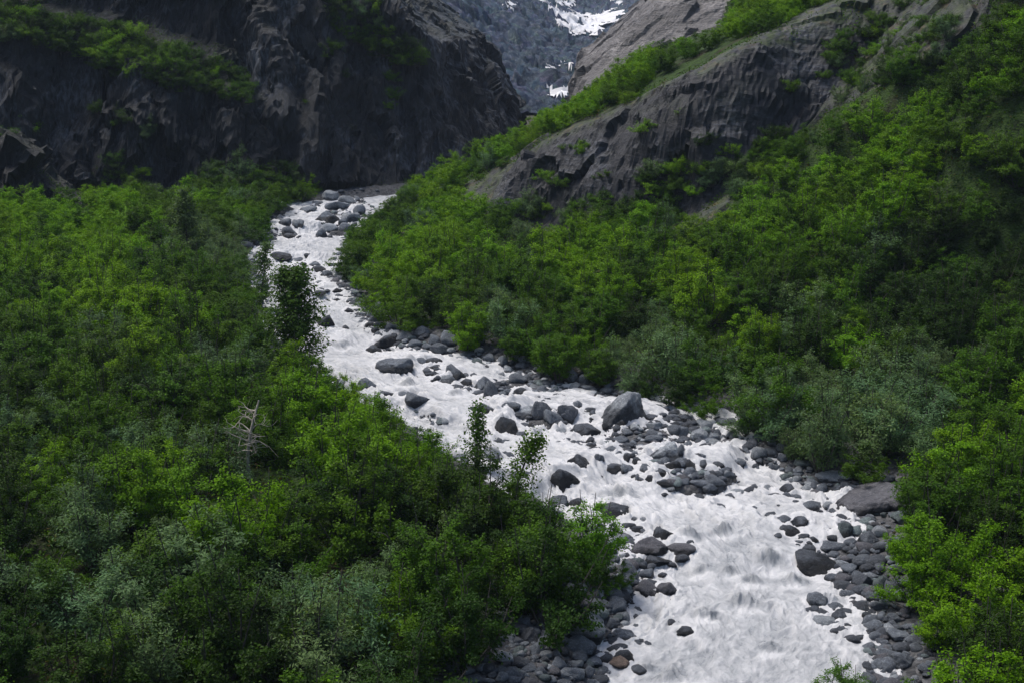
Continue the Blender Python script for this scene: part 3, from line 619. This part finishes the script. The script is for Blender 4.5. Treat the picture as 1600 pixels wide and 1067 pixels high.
# ------------------------------------------------------------------ plants
def tube(pts, r0, r1, sides=5):
    pts = np.asarray(pts, float); n = len(pts); d = np.gradient(pts, axis=0); d /= np.linalg.norm(d, axis=1)[:, None] + 1e-9
    a = np.cross(d, (.31, .77, .55)); a /= np.linalg.norm(a, axis=1)[:, None] + 1e-9; b = np.cross(d, a)
    r = np.linspace(r0, r1, n); an = np.arange(sides) * 2 * math.pi / sides
    v = pts[:, None] + r[:, None, None] * (np.cos(an)[None, :, None] * a[:, None] + np.sin(an)[None, :, None] * b[:, None])
    i = np.arange(n * sides).reshape(n, sides); j = np.roll(i, -1, 1)
    return v.reshape(-1, 3), np.stack([i[:-1], j[:-1], j[1:], i[1:]], -1).reshape(-1, 4)
def join(parts):
    v = np.concatenate([p[0] for p in parts]); o = np.cumsum([0] + [len(p[0]) for p in parts[:-1]]); return v, np.concatenate([p[1] + k for p, k in zip(parts, o)])
def curve(p0, p1, r, bend=.15, n=6, droop=0.):
    t = np.linspace(0, 1, n)[:, None]; p0, p1 = np.asarray(p0, float), np.asarray(p1, float); L = np.linalg.norm(p1 - p0)
    o = r.normal(size=3) * bend * L; o[2] -= droop * L
    return p0 + (p1 - p0) * t + o * np.sin(t * math.pi) 
def leaves(pos, out, size, asp, r, up=.8, rnd=.75):
    n = len(pos); nn = out * .45 + np.array([0, 0, up]) + r.normal(size=(n, 3)) * rnd * .6; nn /= np.linalg.norm(nn, axis=1)[:, None]
    ax = np.cross(nn, r.normal(size=(n, 3))); ax /= np.linalg.norm(ax, axis=1)[:, None] + 1e-9; sd = np.cross(nn, ax)
    L = (size * r.uniform(.65, 1.25, n))[:, None]; Wd = L * asp * .5
    v = np.stack([pos - ax * L * .5, pos + sd * Wd + nn * Wd * .35, pos + ax * L * .5, pos - sd * Wd + nn * Wd * .35], 1)
    return v.reshape(-1, 3), np.arange(4 * n).reshape(n, 4), np.repeat(r.random(n), 4)
def make_shrub(seed, h=2.8, rad=1.45, stems=9, twigs=9, per=36, size=.115, asp=.66, spread=.18, tall=0.):
    r = np.random.default_rng(seed); tb, tips = [], []
    lob = r.uniform(0, 6.28, 3)
    for s in range(stems):
        a = 2 * math.pi * (s + r.uniform(-.35, .35)) / stems; q = math.sqrt(r.uniform(.03, 1))
        q *= 1 + .22 * math.sin(2 * a + lob[0]) + .15 * math.sin(3 * a + lob[1])
        hh = h * (1 - .48 * q * q) * r.uniform(.78, 1.1); end = np.array([math.cos(a) * rad * q, math.sin(a) * rad * q, hh])
        c = curve((end[0] * .08, end[1] * .08, 0), end, r, .06, 7, .08); tb.append(tube(c, .035, .010, 5))
        for k in range(twigs):
            t = r.uniform(.30, 1.0); p = c[int(t * 6)]; dv = np.array([math.cos(a), math.sin(a), .4]) * .5 + r.normal(size=3) * .65; dv[2] = abs(dv[2]) * .8 + .1
            e = p + dv / np.linalg.norm(dv) * r.uniform(.3, .62) * (1.2 - .3 * t); tb.append(tube(curve(p, e, r, .08, 4), .011, .004, 3)); tips.append((p, e))
    P_, O_ = [], []
    for p, e in tips:
        n = int(per * r.uniform(.6, 1.4)); t = r.uniform(.25, 1.12, n)[:, None]; g = r.normal(size=(n, 3)) * spread * (.5, .5, .34)
        g += (0, 0, 0); q = p + (e - p) * t + g; q[:, 2] = np.maximum(q[:, 2], .08); P_.append(q); o = q - np.array([0, 0, h * .35]); O_.append(o / (np.linalg.norm(o, axis=1)[:, None] + 1e-6))
    v, f, rn = leaves(np.concatenate(P_), np.concatenate(O_), size, asp, r)
    return join(tb), (v, f, rn)
def make_poplar(seed, h=5.7, rad=1.35, n=64, per=44, size=.15):
    r = np.random.default_rng(seed); tr = curve((0, 0, 0), (r.uniform(-.2, .2), r.uniform(-.2, .2), h), r, .015, 10); tb, P_, O_ = [], [], []
    for k in range(n):
        t = r.uniform(.10, .99); p = tr[min(9, int(t * 9))] * 1.0; p[2] = t * h; a = r.uniform(0, 6.28)
        L = rad * (.28 + .95 * (1 - t) ** .9) * r.uniform(.5, 1.1) * min(1, .45 + t * 2.2); e = p + (math.cos(a) * L, math.sin(a) * L, L * r.uniform(.35, .8)); tb.append(tube(curve(p, e, r, .06, 5), .018, .005, 4))
        m = int(per * r.uniform(.5, 1.3)); q = p + (e - p) * r.uniform(.3, 1.1, m)[:, None] + r.normal(size=(m, 3)) * .15; P_.append(q); o = q - p; O_.append(o / (np.linalg.norm(o, axis=1)[:, None] + 1e-6))
    v, f, rn = leaves(np.concatenate(P_), np.concatenate(O_), size, .75, r, .75, .9)
    return tube(tr, .075, .012, 7), join(tb), (v, f, rn)
ALD = [make_shrub(200 + k, 2.5 + .5 * random.random(), 1.35 + .35 * random.random(), 10 + k % 3, 9, 92, .088) for k in range(7)]
WIL = [make_shrub(300 + k, 2.4, 1.45, 11, 10, 42, .13, .32, .21) for k in range(3)]
LOW = [make_shrub(400 + k, 1.5, 1.25, 9, 7, 56, .10, .6, .2) for k in range(3)]
def proto(parts, kind):
    (tv, tf), (lv, lf, rn) = parts
    return mesh_np('stems', tv, tf), mesh_np('foliage', lv, lf, False, {'rnd': rn})
PROTO = {'alder_shrub': [proto(p, 'a') for p in ALD], 'willow_shrub': [proto(p, 'w') for p in WIL], 'low_shrub': [proto(p, 'l') for p in LOW]}
for L_ in PROTO.values():
    for a, b in L_: a.materials.append(M_BARK); b.materials.append(M_LEAF)
def plant(kind, i, x, y, z, s, rot, tint, label, group=None, tilt=(0, 0), sz=None):
    e = bpy.data.objects.new(kind, None); COL.objects.link(e); e.empty_display_size = .2
    e.location = (x, y, z - .05); e.rotation_euler = (tilt[0], tilt[1], rot); e.scale = (s, s, sz or s)
    a, b = PROTO[kind][i % len(PROTO[kind])]
    st = bpy.data.objects.new('stems', a); COL.objects.link(st); st.parent = e
    fo = bpy.data.objects.new('foliage', b); COL.objects.link(fo); fo.parent = e; fo.color = (*tint, 1)
    tag(e, label, 'shrub', group); return e
VL = [(-900, 235), (-60, 262), (40, 262), (90, 292), (150, 322), (180, 322), (270, 322), (330, 322), (400, 332), (432, 338), (430, 362), (395, 395), (400, 440), (412, 500), (470, 535), (520, 580), (560, 606), (610, 648),
      (660, 668), (700, 690), (760, 722), (820, 752), (850, 800), (870, 838), (900, 850), (930, 900), (880, 925), (860, 940), (800, 950), (770, 1000), (735, 1050), (690, 1100), (600, 1500), (-1600, 1500)]
VRM = [(585, 325), (640, 280), (690, 240), (770, 204), (830, 180), (880, 156), (940, 116), (985, 82), (1012, 95), (1000, 150), (930, 172), (870, 202), (800, 246), (752, 285), (745, 300), (850, 293), (857, 308), (800, 330), (770, 378),
       (850, 352), (920, 345), (1000, 347), (1090, 355), (1130, 330), (1190, 262), (1250, 195), (1330, 160), (1400, 120), (1470, 95), (1540, 20), (1560, -60), (3000, -600), (3000, 1700), (1300, 1700), (1440, 1085), (1440, 1000), (1385, 905), (1382, 850), (1425, 808),
       (1400, 742), (1330, 735), (1210, 702), (1100, 655), (1010, 617), (940, 590), (770, 547), (640, 506), (558, 456), (518, 408), (538, 360)]
PATCH = [[(1120, 50), (1150, -10), (1180, -80), (1300, -80), (1290, 2), (1220, 28), (1150, 52)], [(985, 268), (1030, 245), (1100, 252), (1095, 290), (1000, 296)], [(880, 310), (960, 295), (1060, 300), (1090, 340), (900, 345)],
         [(1180, 205), (1235, 180), (1250, 235), (1200, 262)], [(850, 225), (900, 205), (930, 215), (900, 240)], [(980, 22), (1000, 4), (1025, 8), (1020, 25)], [(940, 150), (1010, 118), (1060, 95), (1140, 55), (1130, 40), (1060, 58), (1000, 72), (950, 105)], [(1380, 110), (1400, 60), (1500, 20), (1480, 95)], [(1310, 150), (1320, 100), (1390, 120)]]
CLIFFV = [[(-80, 0), (60, 0), (120, 20), (200, 40), (330, 80), (396, 128), (392, 152), (330, 140), (260, 130), (150, 95), (60, 60), (-80, 62)], [(500, -40), (560, -20), (600, 30), (652, 62), (664, 92), (610, 90), (560, 60), (520, 45), (500, 10)], [(510, 60), (560, 70), (560, 110), (520, 115)],
          [(250, 300), (330, 255), (400, 262), (430, 300), (432, 335), (270, 330)], [(415, 265), (440, 235), (485, 245), (495, 290), (470, 308), (425, 305)], [(-20, 190), (50, 185), (50, 212), (0, 215)], [(60, 225), (75, 215), (80, 245)], [(100, 110), (180, 150), (240, 200), (230, 240), (170, 180)], [(590, 120), (620, 90), (610, 170), (590, 170)], [(450, 160), (490, 155), (500, 200), (460, 195)], [(160, 240), (240, 250), (270, 300), (180, 310)], [(700, 170), (735, 160), (730, 200)]]
CLIFFV += [[(985, 268), (1030, 245), (1100, 252), (1095, 290), (1000, 296)], [(880, 310), (960, 295), (1060, 300), (1090, 340), (900, 345)], [(1120, 262), (1190, 200), (1235, 182), (1240, 240), (1150, 300)], [(850, 225), (900, 205), (930, 215), (900, 240)], [(770, 330), (850, 298), (880, 315), (800, 345)], [(800, 215), (860, 200), (870, 230), (820, 250)], [(740, 300), (1000, 180), (1250, 100), (1150, 280), (1000, 330), (780, 370)], [(1380, 110), (1400, 60), (1500, 20), (1480, 95)], [(1310, 150), (1320, 100), (1390, 120)], [(1280, 60), (1400, 0), (1500, -20), (1480, 95), (1400, 118), (1300, 150), (1240, 190)]]
CLIFFP = [1, 1, .8, 1, 1, 1, .9, .4, .5, .6, .55, .35, .95, .95, .9, .7, .8, .5, .09, .7, .7, .45]
def veg(px, py, polys):
    m = np.zeros(np.shape(px), bool)
    for p in polys: m |= in_poly(px, py, p)
    return m
# real leaf colour of the patches one sees: bright alder, plain alder, dark, silver willow
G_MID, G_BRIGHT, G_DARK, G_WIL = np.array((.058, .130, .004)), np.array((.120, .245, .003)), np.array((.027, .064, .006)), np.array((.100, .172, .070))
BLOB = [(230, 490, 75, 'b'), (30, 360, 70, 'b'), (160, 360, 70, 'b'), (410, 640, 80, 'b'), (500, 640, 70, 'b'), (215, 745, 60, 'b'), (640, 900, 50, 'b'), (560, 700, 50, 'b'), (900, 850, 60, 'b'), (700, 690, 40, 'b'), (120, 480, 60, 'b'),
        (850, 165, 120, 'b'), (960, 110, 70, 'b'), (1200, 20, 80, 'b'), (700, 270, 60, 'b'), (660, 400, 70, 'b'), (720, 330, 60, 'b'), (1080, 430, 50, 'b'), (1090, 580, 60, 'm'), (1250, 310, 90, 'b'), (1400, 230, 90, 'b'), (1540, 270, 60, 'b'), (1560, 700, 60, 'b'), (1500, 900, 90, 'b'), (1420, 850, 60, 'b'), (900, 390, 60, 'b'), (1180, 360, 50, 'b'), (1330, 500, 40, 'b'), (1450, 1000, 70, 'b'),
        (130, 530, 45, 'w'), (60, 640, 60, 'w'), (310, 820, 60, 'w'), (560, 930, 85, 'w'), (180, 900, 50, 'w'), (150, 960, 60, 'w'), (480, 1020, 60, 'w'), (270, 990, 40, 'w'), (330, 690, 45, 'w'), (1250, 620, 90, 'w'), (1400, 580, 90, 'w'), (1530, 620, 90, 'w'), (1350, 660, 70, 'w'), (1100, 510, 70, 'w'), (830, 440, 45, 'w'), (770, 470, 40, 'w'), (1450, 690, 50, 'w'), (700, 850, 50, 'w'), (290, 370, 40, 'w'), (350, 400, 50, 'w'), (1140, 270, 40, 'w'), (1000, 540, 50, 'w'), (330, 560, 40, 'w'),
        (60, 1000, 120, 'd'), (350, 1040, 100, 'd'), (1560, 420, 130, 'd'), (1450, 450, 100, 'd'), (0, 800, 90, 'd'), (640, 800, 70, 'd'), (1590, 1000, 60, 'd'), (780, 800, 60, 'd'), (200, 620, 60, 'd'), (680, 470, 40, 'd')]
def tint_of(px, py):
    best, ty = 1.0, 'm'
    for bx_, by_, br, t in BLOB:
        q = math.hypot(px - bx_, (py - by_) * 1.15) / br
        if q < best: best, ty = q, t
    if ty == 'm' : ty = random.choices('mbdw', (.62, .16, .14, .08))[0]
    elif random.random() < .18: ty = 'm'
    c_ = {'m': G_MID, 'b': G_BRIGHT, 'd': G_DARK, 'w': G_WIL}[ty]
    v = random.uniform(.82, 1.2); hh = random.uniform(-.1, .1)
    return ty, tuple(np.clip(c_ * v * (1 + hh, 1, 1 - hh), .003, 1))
HOLES = [(-10.35, 60, 1.0), (-9.85, 46.4, 1.2), (-9.4, 44.4, 1.35), (-8.9, 42.4, .95), (-1.4, 49.2, .5)]
FOOT = [[(60, 318), (100, 288), (245, 286), (245, 345), (120, 345)], [(235, 330), (250, 300), (330, 256), (400, 262), (432, 300), (440, 345)], [(418, 330), (425, 262), (440, 238), (485, 246), (497, 290), (470, 312), (440, 318)]]
pl = []
def consider(x, y, s, edge_only=False):
    if abs(x) > .44 * y + 9: return
    if any(math.hypot(x - a, y - b) < c_ for a, b, c_ in HOLES): return
    dr = float(dist_right(np.array([x]), np.array([y]))[0]); dl = float(dist_left(np.array([x]), np.array([y]))[0])
    if max(dr, dl) < .55: return
    code = int(code_at(x, y)); z = float(ground(x, y))
    if y > 85: s *= .88
    h = 2.7 * s; polys = [VL] + FOOT if dl > 0 else [VRM] + PATCH
    if code in (2, 3): s *= .6; h = 1.3 * s
    if code == 1: return
    gx_, gy_ = grad_at(np.array(x), np.array(y))
    if code in (2, 3) and math.hypot(gx_, gy_) > 4: return
    tp = proj(x, y, z + h * .9); bp = proj(x, y, z + .3 * h); rm = (.95 * s) * F / y; sg = 1 if dl > 0 else -1
    md = proj(x, y, z + h * .55); side = md[0] + rm * sg
    if not (veg(tp[0], tp[1], polys) and veg(bp[0], bp[1], polys) and veg(side, md[1], polys)): return
    if edge_only:
        if veg(side + sg * 26, md[1], polys) and veg(bp[0], bp[1] + 24, polys) and veg(tp[0], tp[1] - 16, polys): return
        if any(abs(q[0] - x) < 1.15 and math.hypot(q[0] - x, q[1] - y) < 1.15 for q in pl): return
    pl.append((x, y, z, s, code, md))
cell = 2.05
for yb in np.arange(25, 128, cell):
    for xb in np.arange(-62, 62, cell):
        consider(xb + random.uniform(-.45, .45) * cell, yb + random.uniform(-.45, .45) * cell, random.uniform(.72, 1.28))
for yb in np.arange(29, 116, .8):
    for xb in np.arange(-46, 40, .8):
        consider(xb + random.uniform(-.4, .4), yb + random.uniform(-.4, .4), random.uniform(.5, .85), True)
for yb in np.arange(48, 112, 1.45):                        # the steep right hillside is closed
    for xb in np.arange(6, 52, 1.45):
        x, y = xb + random.uniform(-.6, .6), yb + random.uniform(-.6, .6)
        if int(code_at(x, y)) == 0 and dist_right(np.array([x]), np.array([y]))[0] > 18 and not any(abs(q[0] - x) < 1.05 and math.hypot(q[0] - x, q[1] - y) < 1.05 for q in pl): consider(x, y, random.uniform(.65, 1.0))
for poly, pr in zip(CLIFFV, CLIFFP):                       # shrubs rooted on the ledges of the left cliff
    x0, x1 = min(q[0] for q in poly), max(q[0] for q in poly); y0, y1 = min(q[1] for q in poly), max(q[1] for q in poly)
    for yb in np.arange(y0, y1, 16):
        for xb in np.arange(x0, x1, 21):
            qx, qy = xb + random.uniform(-8, 8), yb + random.uniform(-7, 7)
            if random.random() > pr or not in_poly([qx], [qy], poly)[0]: continue
            p = hit(qx, qy + 14)
            if p[1] > 170: continue
            if p[1] < 80: continue
            pl.append((p[0], p[1], p[2] - .1, random.uniform(.75, 1.25) * (1 if qx < 735 else .7), 1 if qx < 735 else 2, (qx, qy)))
def shrub_zone(x, y, side, code):
    if code == 1 and (x < 420 and y < 215): return 'on the ledge high across the left cliff'
    if code == 1 and x > 440 and y < 215: return 'on the steep cliff top left of the gorge'
    if code == 1: return 'at the foot of the left cliff'
    if side == 'l':
        if y < 380: return 'on the far left bank in front of the cliff'
        if y < 560: return 'on the left bank around the silver patch' if x < 300 else 'on the left bank beside the tall dark tree'
        if y < 720: return 'on the left bank upstream of the dead tree' if x > 250 else 'at the left edge level with the dead tree'
        if x > 640: return 'on the left bank overhanging the lower rapids'
        if y < 880: return 'below the dead tree on the left bank'
        return 'on the near left bank along the bottom'
    if code in (2, 3): return 'clinging to the right rock outcrop'
    if y < 240 and x < 1060: return 'along the green spine above the right outcrop'
    if y < 345 and x < 780: return 'below the left end of the right outcrop'
    if x < 780: return 'on the right bank at the narrow upper stream'
    if y < 340: return 'high on the dark right hillside'
    if y < 520: return 'midway up the right hillside' if x > 1100 else 'on the right bank below the outcrop'
    if x < 1120: return 'on the right bank behind the largest pale boulder'
    if y < 730: return 'on the right flat behind the huge slanting slab'
    return 'on the near right bank below the huge slanting slab'
ADJ = {'m': 'green', 'b': 'bright yellow-green', 'd': 'dark green', 'w': 'silvery grey-green'}
items = []
for (x, y, z, s, code, md) in pl:
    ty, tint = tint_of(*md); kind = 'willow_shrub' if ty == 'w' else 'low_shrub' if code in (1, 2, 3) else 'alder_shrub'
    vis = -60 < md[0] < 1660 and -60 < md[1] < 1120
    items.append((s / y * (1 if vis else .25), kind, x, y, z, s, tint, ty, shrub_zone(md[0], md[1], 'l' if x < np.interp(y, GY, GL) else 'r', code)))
items.sort(key=lambda q: -q[0]); used = {'alder_shrub': 0, 'willow_shrub': 0, 'low_shrub': 0}; mass = []
for it in items:
    _, kind, x, y, z, s, tint, ty, zone = it
    if used[kind] >= 298: mass.append(it); continue
    i = used[kind]; used[kind] += 1
    noun = {'alder_shrub': 'leafy shrub', 'willow_shrub': 'narrow-leaved willow shrub', 'low_shrub': 'low bush'}[kind]
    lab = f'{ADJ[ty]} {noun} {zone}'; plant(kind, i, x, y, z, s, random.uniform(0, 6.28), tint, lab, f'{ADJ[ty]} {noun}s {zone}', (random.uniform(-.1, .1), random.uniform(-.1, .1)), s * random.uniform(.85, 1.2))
print('shrubs', used, 'mass', len(mass))
if mass:
    vs, ts, rs = [], [], []
    for k, (_, kind, x, y, z, s, tint, ty, zone) in enumerate(mass):
        lv, lf, rn = (ALD if kind == 'alder_shrub' else LOW if kind == 'low_shrub' else WIL)[k % 3][1]
        q = lv.reshape(-1, 4, 3); pick = rng.random(len(q)) < .55; q = q[pick]; c_ = q.mean(1, keepdims=True); q = c_ + (q - c_) * 1.3
        a = random.uniform(0, 6.28); ca, sa = math.cos(a), math.sin(a); q = q.reshape(-1, 3) * s
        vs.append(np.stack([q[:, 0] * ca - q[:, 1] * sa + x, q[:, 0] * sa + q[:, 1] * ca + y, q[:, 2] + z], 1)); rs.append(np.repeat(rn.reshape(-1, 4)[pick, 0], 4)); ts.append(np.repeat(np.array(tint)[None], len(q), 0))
    v = np.concatenate(vs)
    tag(obj('shrubbery', mesh_np('shrubbery', v, np.arange(len(v)).reshape(-1, 4), False, {'rnd': np.concatenate(rs), 'tint': np.concatenate(ts)}), M_LEAF2), 'far dense green shrubbery closing the upper slopes and the left bench', 'shrubbery', kind='stuff')
# ground cover under the shrubs: low leaves
n = 220000; yy = rng.uniform(26, 125, n); xx = rng.uniform(-1, 1, n) * (.44 * yy + 6); dd = np.maximum(dist_right(xx, yy), dist_left(xx, yy))
px, py = proj(xx, yy, ground(xx, yy)); cd_ = code_at(xx, yy); gxx, gyy = grad_at(xx, yy); sl_ = np.hypot(gxx, gyy)
pn = perlin(c3(xx * .5, yy * .5))
k = (dd > 1.5) & ((cd_ == 0) & veg(px, py, [VL, VRM]) | np.isin(cd_, (1, 2)) & (sl_ < 1.3) & (pn > -.05)); xx, yy = xx[k], yy[k]; n = len(xx)
pos = np.stack([xx, yy, ground(xx, yy) + rng.uniform(.05, .45, n)], 1)
v, f, rn = leaves(pos, np.tile((0, 0, 1.), (n, 1)), .2, .5, rng, .5, 1.2)
tn = np.where(rng.random((n, 1)) < .12, (.09, .075, .02), G_MID * .9) * rng.uniform(.6, 1.2, (n, 1))
tag(obj('undergrowth', mesh_np('undergrowth', v, f, False, {'rnd': rn, 'tint': np.repeat(tn, 4, 0)}), M_LEAF2), 'low leafy undergrowth covering the soil beneath the shrubs', 'undergrowth', kind='stuff')

for k, (qx, qy, s_) in enumerate(((790, 858, .95), (828, 872, .9), (752, 846, .9), (850, 905, .8), (700, 800, .9), (960, 925, .45))):
    x, y = on_surface(qx, qy); plant('alder_shrub', k + 1, x, y, float(ground(x, y)), s_, k * 1.3, G_MID * (.9 + .08 * k), 'green leafy shrub on the left bank overhanging the lower rapids', 'green leafy shrubs on the left bank overhanging the lower rapids')
# single plants one can point to
def tree(kind, parts, x, y, s, tint, label, cat='tree', rot=0., tilt=(0, 0), names=('trunk', 'branches', 'foliage')):
    e = bpy.data.objects.new(kind, None); COL.objects.link(e); e.location = (x, y, float(ground(x, y)) - .05); e.scale = (s, s, s); e.rotation_euler = (*tilt, rot)
    for nm, p in zip(names, parts):
        if len(p) == 3: o = obj(nm, mesh_np(nm, p[0], p[1], False, {'rnd': p[2]}), M_LEAF, e); o.color = (*tint, 1)
        else: obj(nm, mesh_np(nm, *p), M_DEAD if kind == 'dead_tree' else M_BARK, e)
    tag(e, label, cat); return e
tree('poplar_tree', make_poplar(11, 5.5, 1.75, 170, 80, .15), -10.35, 60, 1.0, (.062, .125, .018), 'tall dark-leaved poplar standing against the white upper stream')
tree('poplar_tree', make_poplar(12, 5.0, 1.5, 90, 60), -21.7, 85, 1.0, (.085, .14, .05), 'grey-green young poplar rising above the far left shrubs')
tree('poplar_tree', make_poplar(13, 3.9, 1.0, 50, 50), -15.4, 77, 1.0, (.085, .15, .045), 'thin pale poplar leaning over the left edge of the upper stream', tilt=(0, .1))
tree('poplar_tree', make_poplar(14, 2.7, .6, 44, 40, .12), -1.4, 49.4, 1.0, (.055, .12, .015), 'slender sapling pointing up in front of the left rapids')
tree('poplar_tree', make_poplar(15, 3.1, 1.0, 34, 60, .13), -.05, 45.2, .9, (.065, .135, .010), 'leafy branching sapling reaching over the water from the left bank', tilt=(0, .3))
e = plant('alder_shrub', 2, 2.45, 39.3, float(ground(2.45, 39.3)), 1.05, .4, (.10, .235, .010), 'largest bright yellow-green bush filling the left bank corner beside the lower rapids')
e = plant('alder_shrub', 4, 9.2, 33.2, float(ground(9.2, 33.2)), .62, 1.4, (.075, .17, .02), 'small leafy sprig poking up at the bottom edge of the lower right water')
r = np.random.default_rng(5); tr = curve((0, 0, 0), (.35, .1, 2.75), r, .07, 10); br = []
for k in range(17):
    t = r.uniform(.35, .98); p = tr[int(t * 9)]; a = r.uniform(0, 6.28); L = r.uniform(.35, 1.25) * (1.25 - .6 * t); e_ = p + (math.cos(a) * L, math.sin(a) * L * .7, L * r.uniform(-.25, .65)); c_ = curve(p, e_, r, .2, 7, -.08); br.append(tube(c_, .026, .007, 5))
    for q in range(5):
        p2 = c_[int(r.integers(2, 7))]; e2 = p2 + r.normal(size=3) * .24; br.append(tube(curve(p2, e2, r, .2, 4), .010, .003, 4))
tree('dead_tree', (tube(tr, .07, .03, 8), join(br)), -9.85, 46.4, 1.18, (0, 0, 0), 'bare bleached dead tree with twisted branches among the left bank shrubs')
# ------------------------------------------------------------------ the air
hv = np.array([(x, y, z) for z in (-40, 190) for x, y in ((-520, -330), (520, -330), (520, 1110), (-520, 1110))], float)
hf = np.array([(3, 2, 1, 0), (4, 5, 6, 7), (0, 1, 5, 4), (1, 2, 6, 5), (2, 3, 7, 6), (3, 0, 4, 7)])
hm_ = bpy.data.materials.new('haze_air'); hm_.use_nodes = True; t_ = hm_.node_tree; t_.nodes.remove(t_.nodes['Principled BSDF'])
vol = t_.nodes.new('ShaderNodeVolumePrincipled'); vol.inputs['Color'].default_value = (.62, .78, 1, 1); vol.inputs['Density'].default_value = .00020; vol.inputs['Anisotropy'].default_value = .1
t_.links.new(vol.outputs[0], t_.nodes['Material Output'].inputs['Volume'])
tag(obj('haze', mesh_np('haze', hv, hf, False), hm_), 'thin blue haze filling the valley', 'haze', kind='stuff')
